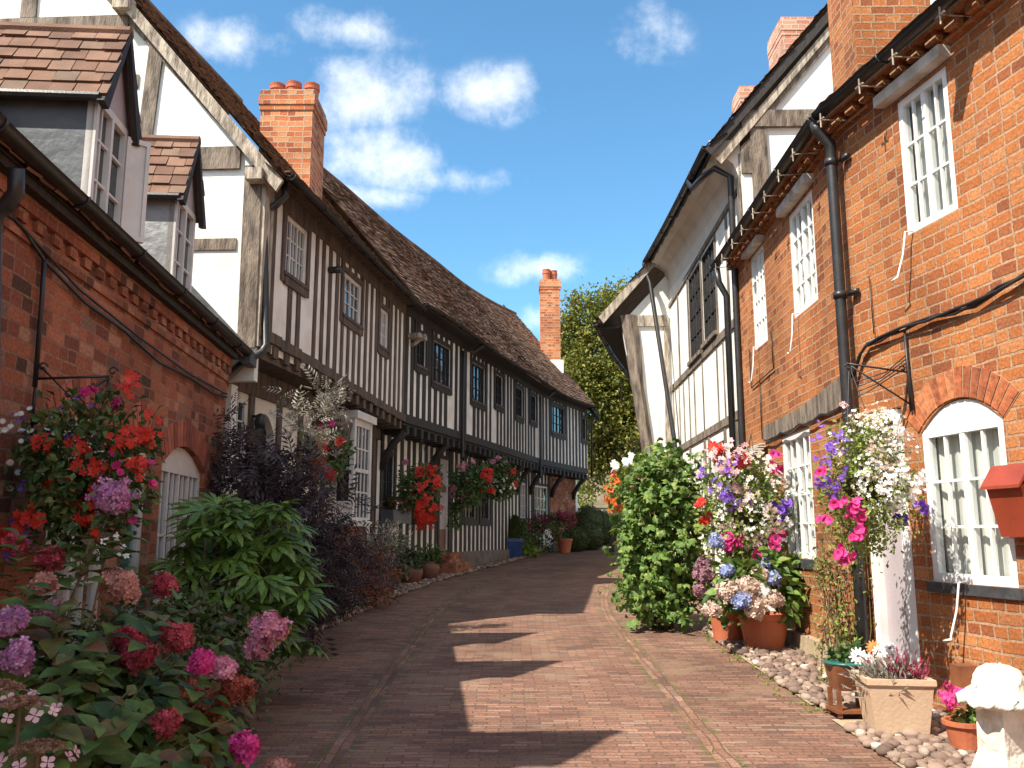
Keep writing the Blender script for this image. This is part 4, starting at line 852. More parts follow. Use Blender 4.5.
# ------------------------------------------------------------------ RIGHT: tall timber house with coved eaves
RB=Curve([(3.12,11.32),(3.27,17.7)],-1)
TB=thing('timber_framed_house','tall white timber framed house with a pale cove under its eaves','house',(5,14.5,zg(14)))
wR=[(1.85,2.9,4.66,6.16),(3.1,4.2,4.62,6.16),(1.7,2.7,1.9,3.0),(3.3,4.4,1.9,3.0)]
b=MB(); b.wall(RB,0,6.4,.0,6.75,wR,depth=.08); b.build('wall','plaster',TB)
b=MB()
for z0,z1 in ((4.44,4.56),(3.14,3.26),(6.2,6.28)): b.fbox(RB,0,6.38,-.02,.03,z0,z1)
for s in (0,.95,1.76,2.93,4.22,5.3): b.fbox(RB,s,s+.085,-.02,.02,4.562,6.198); b.fbox(RB,s+.2,s+.25,-.02,.015,3.262,4.438)
for s in (.6,1.5,3.9,5.0,6.2): b.fbox(RB,s,s+.05,-.02,.015,3.262,4.438)
for s in (.1,.8,1.55,2.75,3.1,4.45,5.4): b.fbox(RB,s,s+.13,-.02,.02,.5,3.118)
b.fbox(RB,0,.14,-.1,.035,.3,6.7); b.build('timber_frame','grey_timber',TB)
for i,wv in enumerate(wR):
    window(TB,RB,*wv,n=-.0,cols=2,rows=4,mull=1,fw=.035,bar=.010,fm='dark_timber' if i<2 else 'white_paint',gm='dark_glass',curtain=None,sill=('grey_timber',.07,.07) if i<2 else None)
ez=lambda s:.07*s
b=MB(); st=[6.45*i/14 for i in range(15)]; pr=[(0,6.12),(.02,6.35),(.10,6.55),(.24,6.68),(.42,6.74)]
vs=[RB(s,n+.0,z+ez(s)+(.03*math.sin(s*1.7) if n>.1 else 0)) for s in st for n,z in pr]; fs=[(i*5+j,(i+1)*5+j,(i+1)*5+j+1,i*5+j+1) for i in range(14) for j in range(4)]
b.add(vs,fs); b.add([RB(0,n,z) for n,z in pr]+[RB(0,0,6.9),RB(0,.42,6.9)],[(0,1,2,3,4,6,5)]); b.build('cove','cream_plaster',TB,smooth=False)
tiles(RB,-.15,6.5,.44,6.78,math.radians(50),5.6,par=TB,mat='roof_tile',zf=ez)
gutter(TB,RB,-.1,6.45,.48,6.78,zf=lambda s:ez(s)-.04*math.sin(s*.5),r=.055)
b=MB(); [b.fbox(RB,-.1+.6*i,.5+.6*i,.38,.42,6.69+ez(.2+.6*i),6.79+ez(.2+.6*i)) for i in range(11)]; b.build('fascia_board','dark_timber',TB)
tube1('downpipe','black_iron',TB,[RB(1.15,.50,6.80),RB(1.1,.46,6.66),RB(.6,.40,6.62),RB(.25,.30,6.60),RB(.2,.10,6.45),RB(.2,.10,5.0),RB(.2,.10,3.0),RB(.2,.10,.5)],.045,k=10)
tube1('downpipe','black_iron',TB,[RB(6.3,.52,7.15),RB(6.3,.50,7.0),RB(6.2,.42,6.7),RB(5.6,.12,3.4),RB(5.5,.08,2.6),RB(5.5,.08,.6)],.045,k=10)
GR=Curve([(3.12,11.30),(10.5,11.1)],1)
if GR(0,1)[1]>11.3: GR.side=-1
tq=math.tan(math.radians(50))
b=MB(); b.fpoly(GR,[(0,3.5),(6.4,3.5),(6.4,6.75),(3.2,6.75+3.2*tq),(0,6.75)],-.1,0); b.build('gable_wall','plaster',TB)
b=MB(); b.fbox(GR,.16,.38,-.02,.04,4.5,7.1,tilt=-.03); b.fbox(GR,.02,3.4,-.02,.06,7.06,7.30); b.fpoly(GR,[(.30,7.302),(.46,7.302),(2.9,10.15),(2.9,10.33)],-.02,.04); b.fpoly(GR,[(.0,6.78),(.22,7.0),(.22,6.4),(0,6.4)],-.02,.03); b.fbox(GR,2.2,2.35,-.02,.03,4.5,7.058); b.build('gable_frame','grey_timber',TB)
b=MB(); b.fpoly(GR,[(-.5,6.72),(3.2,6.80+3.2*tq+.32),(3.2,6.80+3.2*tq+.20),(-.42,6.63)],.06,.11); b.build('bargeboard','dark_timber',TB); b=MB(); b.fpoly(GR,[(-.36,6.60),(3.2,6.80+3.2*tq+.17),(3.2,6.80+3.2*tq+.07),(-.28,6.52)],.03,.07); b.build('verge_board','pale_timber',TB)
chimney(TB,4.68,5.55,14,14.8,8.0,10.45,mat='pale_chimney_brick',q=.015); chimney(TB,4.52,5.0,16.2,16.8,8.5,10.35,mat='pale_chimney_brick',q=.015)
# farther gabled house projecting into the lane
CC=thing('timber_framed_house','white gabled house with a leaning gnarled corner post beyond the coved eaves','house',(5,20,zg(20)))
GC=Curve([(2.30,17.75),(9.0,17.65)],1)
if GC(0,1)[1]>17.75: GC.side=-1
b=MB(); b.fpoly(GC,[(.45,3.15),(6,3.15),(6,5.9),(3.1,9.3),(-.02,5.9),(.0,5.6)],-.1,0); b.build('gable_wall','plaster',CC)
b=MB(); pp=[(.40,3.1),(.31,3.8),(.20,4.6),(.10,5.3),(-.02,6.05)]; ww=[.17,.18,.20,.24,.29]
vs=[];fs=[]
for (x,z),wd_ in zip(pp,ww):
    for dx,n in ((-.04,.06),(wd_*.5,.12),(wd_,.05),(wd_,-.15),(-.04,-.15)): vs.append(GC(x+dx*R.uniform(.9,1.1),n+R.uniform(-.02,.02),z))
for i in range(4):
    for j in range(5): fs.append((i*5+j,i*5+(j+1)%5,(i+1)*5+(j+1)%5,(i+1)*5+j))
fs+=[(0,1,2,3,4),(20,21,22,23,24)]; b.add(vs,fs); b.build('corner_post','grey_timber',CC)
b=MB(); b.fbox(GC,.3,.93,-.02,.05,5.82,6.05); b.fbox(GC,.80,.90,-.02,.04,3.1,5.82,tilt=.04); b.fbox(GC,.40,1.3,-.06,.12,3.0,3.16); b.build('gable_frame','varnished_timber' if 0 else 'pale_timber',CC)
CS=Curve([(2.30,17.8),(2.95,20.8),(4.6,27)],-1)
b=MB(); LN=lambda q,n,z: CS(q,n-.42*(5.9-z)/2.8,z); b.wall(LN,0,CS.L,3.1,5.9); b.build('wall','plaster',CC)
b=MB(); s=.3
while s<9: b.fbox(LN,s,s+.14,-.02,.02,3.1,5.9); s+=.5
b.build('timber_frame','dark_timber',CC)
tiles(CS,-.22,9.2,.52,5.92,math.radians(48),4.6,par=CC,mat='warm_roof_tile'); gutter(CC,CS,-.15,9.2,.56,5.92,r=.06)
b=MB(); b.fbox(CS,0,9.2,0,.50,5.80,5.84); b.build('soffit','dark_timber',CC)
b=MB(); b.fpoly(GC,[(-.52,5.98),(3.1,10.05),(3.1,9.85),(-.42,5.85)],.12,.2); b.build('bargeboard','pale_timber',CC)
b=MB(); b.wall(Curve([(2.85,18.1),(3.4,20.8),(5,27)],-1),0,9,.4,3.15); b.wall(Curve([(2.85,18.1),(4,18.05)],1),0,1.2,.4,3.15); b.build('lower_wall','cream_plaster',CC)
b=MB(); P=[GC(.35,.22,3.12),GC(1.3,.42,2.96),GC(1.3,-.1,3.0),GC(.35,-.1,3.12),GC(.35,.22,3.05),GC(1.3,.42,2.88),GC(1.3,-.1,2.92),GC(.35,-.1,3.05)]; b.add(P,[(0,1,2,3),(7,6,5,4),(0,4,5,1),(1,5,6,2),(2,6,7,3),(3,7,4,0)]); b.build('porch_canopy','lead_sheet',CC)
tube1('bracket','dark_timber',CC,[GC(.5,.0,2.95),GC(.7,.0,2.65),GC(1.0,.0,2.4)],.05,k=6)
# ------------------------------------------------------------------ far end of the lane
o=thing('stone_building','pale stone building in full sun beyond the far trees','building',(7,46,1.24)); b=MB(); b.wall(WORLD,0,1,0,1) if 0 else None
FW=Curve([(0,44),(20,46)],1); b.wall(FW,0,20,1.2,5.2,[(2.0,2.9,1.9,3.1)]); b.build('wall','stone_wall',o); tiles(FW,0,20,.2,5.2,math.radians(40),4,par=o,mat='warm_roof_tile',w=.3,h=.25); window(o,FW,2.0,2.9,1.9,3.1,fm='white_paint',gm='dark_glass',curtain=None)
o=thing('garden_wall','low brick garden wall at the far end of the lane','wall',(6,34.2,1.24)); b=MB(); b.fbox(WORLD,3.4,14,34,34.3,1.2,1.80); b.build('wall','sunny_brick',o); b=MB(); b.fbox(WORLD,3.35,14,33.96,34.34,1.803,1.88); b.build('coping','stone_plinth',o)
o=thing('railing','dark metal handrail in front of the pale stone building','railing',(4,36,1.24)); b=MB()
for z in (2.65,2.2): b.tube([(1.5,36,z),(9,36.4,z)],.035,k=6)
b.build('rail','black_iron',o); 
for x in (1.6,3.4,5.2,7,8.8): tube1('post','black_iron',o,[(x,36+.05*x,1.2),(x,36+.05*x,2.65)],.04,k=6)
o=thing('shrub','bright green shrub growing against the stone building','shrub',at(578,500,42)); foliage(o,'lime_leaf',at(578,498,42),(.7,.5,1.0),900,.16,DIA)
o=thing('shrub','low mixed plants spilling over the garden wall','shrub',(5.5,34.5,1.8)); foliage(o,'basket_leaf',(5.5,34.5,2.0),(2.4,.35,.4),2200,.09,DIA); foliage(o,'basket_leaf',(5.5,34.4,1.95),(2.4,.4,.4),1200,.09,DIA)
o=thing('bollard','dark square bollard standing in the road at the far end','bollard',(3.0,26.9,zg(26.9))); b=MB(); b.lathe((3.0,26.9,zg(26.9)),[(.072,0),(.072,.68),(.06,.70),(.06,.73),(.072,.74),(.072,.76),(.03,.80)],k=4,sq=True); b.build('bollard_post','dark_timber',o)
def tree(label,x,y,h,cr,cz,n,mat,trunk_r=.22,size=.17,T=DIA):
    z=zg(y); o=thing('deciduous_tree',label,'tree',(x,y,z)); b=MB(); b.tube([(x,y,z-.1),(x+.05,y,z+1.2),(x-.05,y,z+h*.35),(x+.1,y,z+h*.6),(x,y,z+h*.85)],trunk_r,k=10,r1=trunk_r*.25)
    for i in range(9):
        a=i*2.4; z0=z+h*(.28+.06*i); l=cr[0]*R.uniform(.5,.8); b.tube([(x,y,z0),(x+l*.5*math.cos(a),y+l*.5*math.sin(a),z0+l*.35),(x+l*math.cos(a),y+l*math.sin(a),z0+l*.9)],trunk_r*.4,k=6,r1=.03)
    b.build('trunk','bark',o,smooth=True)
    # crown: big lobes, each a loose cloud of leaf clumps
    b=MB(); lobes,D=ball(34,.55); c0=np.array((x,y,z+cz))
    for p in lobes:
        c=c0+p*np.array(cr)*.82; rr=np.array(cr)*R.uniform(.22,.34); P,oo=clumps(c,rr,n//34,14,.20,.55); leaves(b,T,P,oo,size,up=.8)
    P,oo=clumps(c0,np.array(cr)*.8,n//5,14,.12,.3); leaves(b,T,P,oo,size,up=.8)
    b.build('crown',mat,o); return o
tree('large yellowing tree rising behind the end of the lane',4.3,37,11.5,(2.9,2.4,4.7),6.9,36000,'tree_leaf')
tree('darker spreading tree partly behind the white gabled house',7.3,40,10.8,(3.2,2.8,4.9),6.3,24000,'tree_leaf')
# ------------------------------------------------------------------ topiary and pots at the far end
def topi(label,c,r,cone=False,grp=None,name='topiary_ball'):
    o=thing(name,label,'topiary',(c[0],c[1],zg(c[1])),grp); n=2600; P,D=ball(n,.9)
    if cone: 
        t=G.random(n); a=G.random(n)*6.28; rr=r*(1-t**1.3*.75)*(.95+.08*G.random(n)); P=np.stack([rr*np.cos(a)+c[0],rr*np.sin(a)+c[1],c[2]+t*cone],1); D=nrm(P-np.array([c[0],c[1],c[2]+cone*.3]))
    else: P=P*r*(1+.03*np.sin(6*D[:,:1]+4*D[:,2:]))+np.array(c)
    b=MB(); leaves(b,DIA,P,D,.05*max(1,r/.5),up=.3,out=.5); 
    if not cone: b.lathe((c[0],c[1],c[2]-r*.9),[(r*.3,0),(r*.75,r*.35),(r*.9,r*.9),(r*.75,r*1.4),(r*.3,r*1.75)],k=16)
    else: b.lathe(c,[(r*.85,0),(r*.75,cone*.4),(r*.4,cone*.8),(r*.15,cone*.95)],k=16)
    b.build('foliage','box_leaf',o); return o
for px,py,Y,r,l in ((590,532,28.0,.47,'front clipped dark box ball at the far end of the row'),(589,521,29.4,.50,'clipped box ball peeping over the front one'),(601,529,31.0,.62,'largest clipped box ball, behind beside the bollard'),(576,541,27.2,.40,'low clipped box ball beside the terracotta pot')):
    c=at(px,py,Y); r=r; topi(l,(c[0],Y,zg(Y)+r*.92 if l[0]!='c' else c[2]),r,grp='clipped box balls at the end of the lane')
def pot(o,c,r0,r1,h,mat,k=24,rim=.02,name='pot',soil=True,rot=0,sq=False):
    b=MB(); b.lathe(c,[(r0*.9,0),(r0,.01),(r1*.97,h*.82),(r1*.97,h*.83),(r1+rim,h*.84),(r1+rim,h),(r1-.01,h),(r1-.02,h*.85)],k=4 if sq else k,sq=sq,rot=rot); p=b.build(name,mat,o,smooth=False)
    return p
c=(.08,24.15,zg(24.15)); o=thing('potted_topiary','clipped cone of box in a blue square pot','potted plant',c); pot(o,c,.17,.20,.52,'blue_glaze',sq=True); t=topi('x',(c[0],c[1],c[2]+.5),.21,cone=.62)
for ch in list(t.children): ch.parent=o; ch.location=Vector(WL[t.name])-Vector(WL[o.name])
bpy.data.objects.remove(t)
c=(1.56,26.4,zg(26.4)); o=thing('potted_plant','pink sedum like flowers in a terracotta pot by the brick end wall','potted plant',c); pot(o,c,.15,.22,.42,'terracotta'); foliage(o,'basket_leaf',(c[0],c[1],c[2]+.75),(.4,.35,.4),900,.07,DIA); b=MB(); P,oo=clumps((c[0],c[1],c[2]+1.0),(.55,.4,.28),420,30,.14); blooms(b,FLO,P,oo,.035); b.build('flowers','wine_petal',o)
c=(1.15,26.6,zg(26.6)); o=thing('potted_topiary','small box ball in a narrow blue pot','potted plant',c); pot(o,c,.07,.09,.55,'blue_glaze'); foliage(o,'box_leaf',(c[0],c[1],c[2]+.80),(.30,.3,.28),900,.05,DIA,inner=.85)
c=(.72,25.3,zg(25.3)); o=thing('flowering_plant','mixed wine red and white flowers growing at the wall foot','plant',c); foliage(o,'basket_leaf',(c[0],c[1],c[2]+.5),(.5,.4,.5),1200,.08,DIA); b=MB(); P,oo=clumps((c[0],c[1],c[2]+.85),(.5,.35,.35),420,24,.16); blooms(b,FLO,P,oo,.035); b.build('flowers','wine_petal',o); b=MB(); P,oo=clumps((c[0]+.2,c[1]-.1,c[2]+.5),(.3,.3,.3),80,8,.2); blooms(b,FLO,P,oo,.035); b.build('white_flowers','white_petal',o)
c=(.38,24.7,zg(24.7)); o=thing('conifer','small upright green conifer beside the blue square pot','shrub',c); foliage(o,'fatsia_leaf',(c[0],c[1],c[2]+.55),(.16,.16,.55),500,.07,THIN); 
c=(.45,24.2,zg(24.2)); o=thing('hosta','low variegated hosta spreading at the foot of the blue pot','plant',c); foliage(o,'lime_leaf',(c[0],c[1],c[2]+.1),(.32,.25,.14),220,.14,OV2)
for x,y,l in ((-1.87,16.57,'left of the two round brown glazed pots of green herbs'),(-1.64,17.5,'right of the two round brown glazed pots of green herbs')):
    c=(x,y,zg(y)); o=thing('potted_plant',l,'potted plant',c,'brown pots by the row'); pb=MB(); pb.lathe(c,[(.13,0),(.19,.08),(.23,.22),(.22,.30),(.19,.34),(.21,.37),(.17,.37)],k=24); pb.build('pot','dark_terracotta',o,smooth=True); foliage(o,'dull_leaf' if x<-1.8 else 'basket_leaf',(x,y,c[2]+.48),(.28,.25,.16),700,.07,OV2)
# ------------------------------------------------------------------ hanging baskets
def hbasket(label,c,r,leafmat,flowers,top,n=1500,size=.06,name='hanging_basket',low=None,T=OV2):
    o=thing(name,label,'hanging basket',tuple(c)); x,y,z=c
    b=MB(); b.lathe((x,y,z-r[2]*.35),[(.03,0),(.12,.02),(.17,.10),(.18,.16)],k=14); b.build('basket','wicker',o)
    b=MB()
    for k in range(3): a=k*2.1; b.tube([(x+.17*math.cos(a),y+.17*math.sin(a),z),(top[0],top[1],top[2])],.004,k=4)
    b.build('chain','black_iron',o)
    foliage(o,leafmat,(x,y,z-.05),r,n,size,T,inner=.35)
    if low: foliage(o,leafmat,(x+low[0],y,z-r[2]-low[2]*.5),(low[1],low[1],low[2]),n//4,size*.9,T,name='trailing_stems',inner=.1)
    b=MB(); ms=[]
    for (mat,T_,fc,fr,num,fs,per) in flowers:
        if mat not in ms: ms.append(mat)
        P,oo=clumps((x+fc[0],y+fc[1],z+fc[2]),fr,num,per,.12,.75); t=dirs_to_cam(P); blooms(b,T_,P,nrm(oo*.8+t*.9+np.array([0,0,.3])),fs,ms.index(mat))
    b.build('flowers',ms,o)
    return o
F=[('scarlet_petal',GER,(.12,-.15,.15),(.32,.22,.36),200,.026,12),('scarlet_petal',GER,(-.05,-.2,-.32),(.25,.2,.12),110,.026,12),('magenta_petal',GER,(.02,-.1,.46),(.05,.05,.04),34,.022,17),('magenta_petal',GER,(.2,-.1,.38),(.04,.04,.03),16,.022,8),('magenta_petal',TRU,(.24,-.1,-.05),(.14,.2,.25),22,.026,2),('white_petal',DAI,(-.28,-.18,.10),(.22,.2,.26),56,.018,2),('violet_petal',GER,(-.32,-.2,-.25),(.16,.16,.2),100,.015,7),('violet_petal',GER,(-.1,-.15,.2),(.25,.2,.25),50,.015,5),('white_petal',GER,(.15,-.2,-.38),(.2,.2,.1),30,.018,3)]
hbasket('big shaded basket of scarlet and white flowers on the left cottage bracket',(-2.40,5.0,1.90),(.34,.33,.46),'basket_leaf',F,LC(1.03,.44,2.46),2600,.055)
tops=[AC(6.0,.3,3.6),BC(2.9,.35,3.55),BC(5.0,.35,3.55)]
def dl(px,py,Y): return at(px,py,Y)
c=dl(421,487,15.4); hbasket('hanging basket with a long red cascade of geraniums',c,(.36,.33,.42),'basket_leaf',[('scarlet_petal',GER,(.10,-.2,-.18),(.26,.22,.55),380,.040,12),('pink_petal',GER,(-.2,-.1,.4),(.1,.1,.06),30,.04,15)],(c[0],c[1],c[2]+.9),1700,.075)
c=dl(470,482,18.4); hbasket('hanging basket with pink blooms, between the red one and the far one',c,(.42,.36,.42),'basket_leaf',[('scarlet_petal',GER,(.33,-.15,0),(.16,.15,.26),110,.05,14),('pink_petal',GER,(-.05,-.15,.36),(.3,.2,.10),80,.04,14),('magenta_petal',GER,(-.1,-.2,-.2),(.3,.2,.2),24,.04,3)],(c[0],c[1],c[2]+.8),1700,.08,low=(-.3,.12,.4))
c=dl(500,478,20.3); hbasket('farthest dark leafy hanging basket on the long row',c,(.40,.36,.45),'basket_leaf',[('scarlet_petal',GER,(.3,-.15,-.1),(.1,.15,.26),60,.05,10),('pink_petal',GER,(.0,-.15,.36),(.2,.2,.10),60,.04,14),('white_petal',GER,(.0,-.25,-.2),(.3,.2,.2),36,.03,3)],(c[0],c[1],c[2]+.8),1700,.08)
c=dl(327,450,11.2); hbasket('red flowered basket half hidden by the dark elder bush',c,(.34,.30,.34),'basket_leaf',[('scarlet_petal',GER,(.1,-.2,-.1),(.26,.18,.28),150,.045,16),('magenta_petal',GER,(-.05,-.1,.32),(.14,.12,.06),30,.04,15)],(c[0],c[1],c[2]+.85),1100,.065)
for i,(s,l) in enumerate(((.45,'grey window box under the dark casement next to the bay'),(1.75,'dark window box half covered by the red hanging basket'))):
    o=thing('window_box',l,'window box',BL(s,.12,1.95)); box1('box','lead_sheet' if i==0 else 'dark_timber',o,BL,s-.42,s+.42,.03,.28,1.78,2.02); q=BL(s,.16,2.12); foliage(o,'basket_leaf',q,(.3,.3,.16),350,.07,OV2); b=MB(); P,oo=clumps(q,(.32,.3,.16),50,6,.2); blooms(b,GER,P,oo,.04); b.build('flowers','crimson_petal',o)
# right-hand baskets
Fr=[('white_petal',GER,(.08,-.2,-.06),(.24,.24,.16),300,.017,12),('cream_petal',GER,(.0,-.15,.22),(.27,.22,.28),420,.012,8),('white_petal',GER,(.0,-.15,.2),(.27,.22,.30),220,.012,8),('violet_petal',GER,(-.29,-.1,.10),(.12,.15,.28),170,.015,6),('magenta_petal',TRU,(-.25,-.22,-.36),(.13,.15,.25),80,.030,6),('magenta_petal',TRU,(-.22,-.2,.05),(.18,.2,.3),7,.028,2),('violet_petal',TRU,(.20,-.2,-.24),(.10,.14,.10),14,.026,2),('pale_pink_petal',GER,(-.08,0,.50),(.06,.06,.06),26,.02,10)]
c=at(866,478,6.3); hbasket('large sunlit basket of white, violet and magenta flowers by the downpipe',c,(.29,.30,.47),'lime_leaf',Fr,RN(.66,.5,2.85),4600,.032)
o=thing('climbing_plant','thin straggly climber with dry stems at the foot of the downpipe','climber',(2.75,7.5,zg(7.5))); 
b=MB()
for i in range(26):
    x0=2.78+R.uniform(-.2,.12); y0=7.55+R.uniform(-.15,.2); b.tube([(x0,y0,.3),(x0+R.uniform(-.12,.1),y0-.05,.8),(x0+R.uniform(-.15,.1),y0-.05,1.2),(x0+R.uniform(-.15,.12),y0-.05,R.uniform(1.3,1.8))],.005,k=4,r1=.002)
b.build('stems','stem',o); foliage(o,'dry_leaf',(2.75,7.5,1.0),(.22,.14,.75),900,.04,OV2,name='dry_leaves'); foliage(o,'lime_leaf',(2.70,7.5,.95),(.22,.14,.65),600,.04,OV2)
Fp=[('magenta_petal',TRU,(.0,-.3,-.33),(.30,.2,.20),64,.050,8),('scarlet_petal',GER,(-.25,-.1,.55),(.34,.2,.12),60,.045,8),('magenta_petal',TRU,(.25,-.1,.48),(.2,.2,.1),12,.055,3),('violet_petal',TRU,(.33,-.2,.02),(.12,.15,.12),16,.05,4),('cream_petal',GER,(.0,-.2,.1),(.45,.3,.5),260,.024,5),('white_petal',GER,(.1,-.2,.0),(.45,.3,.45),160,.022,5),('violet_petal',GER,(-.2,-.2,.25),(.3,.2,.3),90,.03,5),('scarlet_petal',GER,(-.48,-.1,.0),(.06,.1,.15),26,.045,6),('pale_pink_petal',GER,(-.15,-.2,.4),(.4,.3,.3),70,.03,5)]
c=at(745,508,9.7); hbasket('tall sunlit mass of pink, cream and red flowers above the hydrangea pot',(c[0],c[1],c[2]),(.45,.36,.62),'lime_leaf',Fp,RF(2.6,.3,2.7),3000,.055)
c=at(632,487,15.5); hbasket('orange red and pale flowers in a basket behind the tall green shrub',(c[0],c[1],c[2]),(.42,.36,.48),'lime_leaf',[('orange_petal',GER,(-.3,-.15,-.1),(.14,.15,.36),90,.055,8),('white_petal',GER,(-.1,-.2,.42),(.3,.2,.12),40,.05,5),('pink_petal',GER,(-.1,-.2,.1),(.3,.2,.4),50,.04,4),('scarlet_petal',GER,(.3,-.2,.12),(.12,.2,.12),36,.05,8)],(c[0]+.1,c[1],c[2]+.8),1700,.07)
# hydrangea in terracotta
def head(par,c,r,mat,n=90,fs=.024,name='flower_head',flat=1.):
    b=MB(); k=np.arange(n)+.5; ph=np.arccos(1-1.75*k/n); th=k*2.39996; D=np.stack([np.cos(th)*np.sin(ph),np.sin(th)*np.sin(ph),np.cos(ph)],1)
    tilt=dirs_to_cam(np.array([c]))[0]*.6+np.array([0,0,.8]); tilt/=np.linalg.norm(tilt); x=np.cross(tilt,[0,1,0.1]); x/=np.linalg.norm(x); y=np.cross(tilt,x); D=D[:,:1]*x+D[:,1:2]*y+D[:,2:]*tilt
    kk=G.normal(size=(3,3))*1.6; lump=1+.16*np.sin(D@kk[0]*2+G.random()*6)[:,None]+.10*np.sin(D@kk[1]*3+1)[:,None]; el=np.array([R.uniform(.85,1.1),R.uniform(.85,1.1),R.uniform(.78,.98)]); P=np.array(c)+D*r*(.80+.34*G.random((n,1)))*lump*el; blooms(b,FLO,P,D,fs*R.uniform(.9,1.15),rnd=.5)
    P2=np.array(c)+D*r*.70*lump*el; blooms(b,FLO,P2,D,fs*1.1,rnd=.6); b.build(name,mat,par)
c=(2.55,9.55,zg(9.5)); o=thing('hydrangea','cream and blue hydrangea in a bright terracotta pot','potted plant',c); pot(o,(2.62,9.45,c[2]+.02),.19,.26,.36,'terracotta',rim=.015); foliage(o,'mallow_leaf',(2.58,9.4,1.05),(.46,.42,.36),420,.13,OV,inner=.5)
for px,py,Y,r,m in ((728,592,9.1,.12,'cream_petal'),(748,588,9.0,.13,'cream_petal'),(756,604,9.0,.10,'cream_petal'),(742,600,8.95,.08,'blue_petal'),(774,578,9.2,.09,'blue_petal'),(768,565,9.3,.08,'blue_petal'),(716,541,9.4,.075,'blue_petal'),(727,571,9.2,.06,'blue_petal'),(755,612,9.0,.075,'cream_petal'),(775,600,9.1,.08,'cream_petal'),(712,610,9.1,.08,'cream_petal'),(704,575,9.4,.09,'mauve_petal'),(705,565,9.5,.08,'mauve_petal'),(760,575,9.2,.08,'cream_petal'),(700,590,9.4,.07,'mauve_petal')):
    head(o,at(px,py,Y),r,m,80,.026)
c=(2.34,10.0,zg(10)); o=thing('flowerpot','small dark red pot behind the hydrangea pot','pot',c); pot(o,(2.36,9.95,c[2]+.02),.15,.19,.34,'terracotta')
# big mallow-leaved shrub
c=(1.85,11.1,zg(11.1)); o=thing('leafy_shrub','tall bushy shrub with bright green lobed leaves on the right','shrub',c)
tips=[];b=MB()
for i in range(90):
    d=nrm(G.normal(size=(1,3)))[0]; p=np.array((1.92,11.1,1.60))+d*np.array((.56,.5,.98))*R.uniform(.5,1); 
    if p[2]<.6: p[2]=.6+R.random()*.4
    tips.append(p)
for p in [at(628,592,10.9),at(634,602,10.8),at(642,607,10.9),at(620,578,10.9),at(650,590,10.7),at(700,470,11.2),at(680,462,11.2),at(665,480,11.1),at(690,620,10.6),at(660,624,10.7),at(675,610,10.7)]: tips.append(np.array(p))
P=[];O=[]
for p in tips:
    k=26; q=np.array(p)+G.normal(size=(k,3))*np.array((.13,.13,.15)); P.append(q); O.append(nrm(q-np.array((1.85,11.1,1.3))))
P=np.concatenate(P);O=np.concatenate(O); k=P[:,2]>.52; leaves(b,MAPLE,P[k],O[k],.082,droop=.7,up=.5,rnd=.9,vs=.65); b.build('foliage','mallow_leaf',o); stems(o,c,tips[:60],.014,spread=.12)
# ------------------------------------------------------------------ left bed planting
c=(-2.0,3.5,.1); o=thing('hydrangea','huge hydrangea bush with crimson, pink and lilac heads in the foreground','hydrangea',c)
HS=[(112,497,3.7,.075,'lilac_petal'),(270,628,3.9,.085,'pink_petal'),(258,645,3.9,.06,'pink_petal'),(122,586,3.4,.075,'dusty_petal'),(12,620,3.0,.046,'lilac_petal'),(18,657,2.9,.052,'lilac_petal'),(174,637,3.4,.065,'crimson_petal'),(138,655,3.5,.06,'crimson_petal'),(128,640,3.6,.06,'crimson_petal'),(202,662,3.3,.045,'magenta_petal'),(222,668,3.4,.05,'pink_petal'),(236,690,3.5,.065,'rust_petal'),(210,705,3.5,.06,'rust_petal'),(190,693,3.5,.05,'rust_petal'),(166,722,3.2,.045,'crimson_petal'),(245,747,3.2,.05,'magenta_petal'),(278,770,3.2,.05,'dusty_petal'),(50,560,3.6,.05,'crimson_petal'),(165,585,3.9,.055,'crimson_petal'),(50,615,3.4,.05,'mauve_petal'),(45,583,3.5,.04,'dusty_petal'),(15,545,3.7,.04,'crimson_petal')]
for px,py,Y,r,m in HS: head(o,at(px,py,Y),r*.9,m,120,.0155)
b=MB(); tips=[]
for i in range(520):
    d=nrm(G.normal(size=(1,3)))[0]; d[2]=abs(d[2])*1.0-.25; rr=R.uniform(.62,1.0)**.6; p=np.array((-2.0,3.55,.72))+d*np.array((1.0,.95,.78))*rr
    if p[2]<.35: continue
    tips.append((p,d))
for px,py,Y,_,_ in HS: q=np.array(at(px,py,Y)); tips.append((q-np.array([0,0,.05]),nrm(np.array([q-np.array((-2,3.6,.4))]))[0]))
for px,py,Y in ((60,540,3.6),(20,530,3.5),(110,535,3.7),(150,575,3.9),(200,600,3.9),(235,610,4.0),(250,630,4.0),(180,590,3.8),(90,540,3.4),(130,530,3.7),(225,640,3.8),(30,580,3.2),(60,600,3.1),(90,630,3.0),(130,690,2.9),(100,720,2.8),(200,740,3.1),(160,750,2.9),(230,720,3.3),(60,740,2.7),(60,690,2.7),(160,610,3.3),(70,650,2.9)): q=np.array(at(px,py,Y)); tips.append((q,nrm(np.array([q-np.array((-2,3.6,.4))]))[0]))
PP=[];AX=[];NO=[];SZ=[]
for p,d in tips:
    m=8; st_=nrm(np.array([d*.8+np.array([0,0,.7])]))[0]; x=np.cross(st_,[.3,1,.2]); x/=np.linalg.norm(x); y=np.cross(st_,x); a0=R.uniform(0,6)
    for k in range(m):
        a=a0+k*2.2; rad=math.cos(a)*x+math.sin(a)*y; lift=.25+.3*(k/m); PP.append(p-st_*.02*(m-k)); AX.append(rad+st_*lift+G.normal(size=3)*.12); NO.append(st_+G.normal(size=3)*.12); SZ.append((.108-.04*(k/m))*R.uniform(.7,1.25))
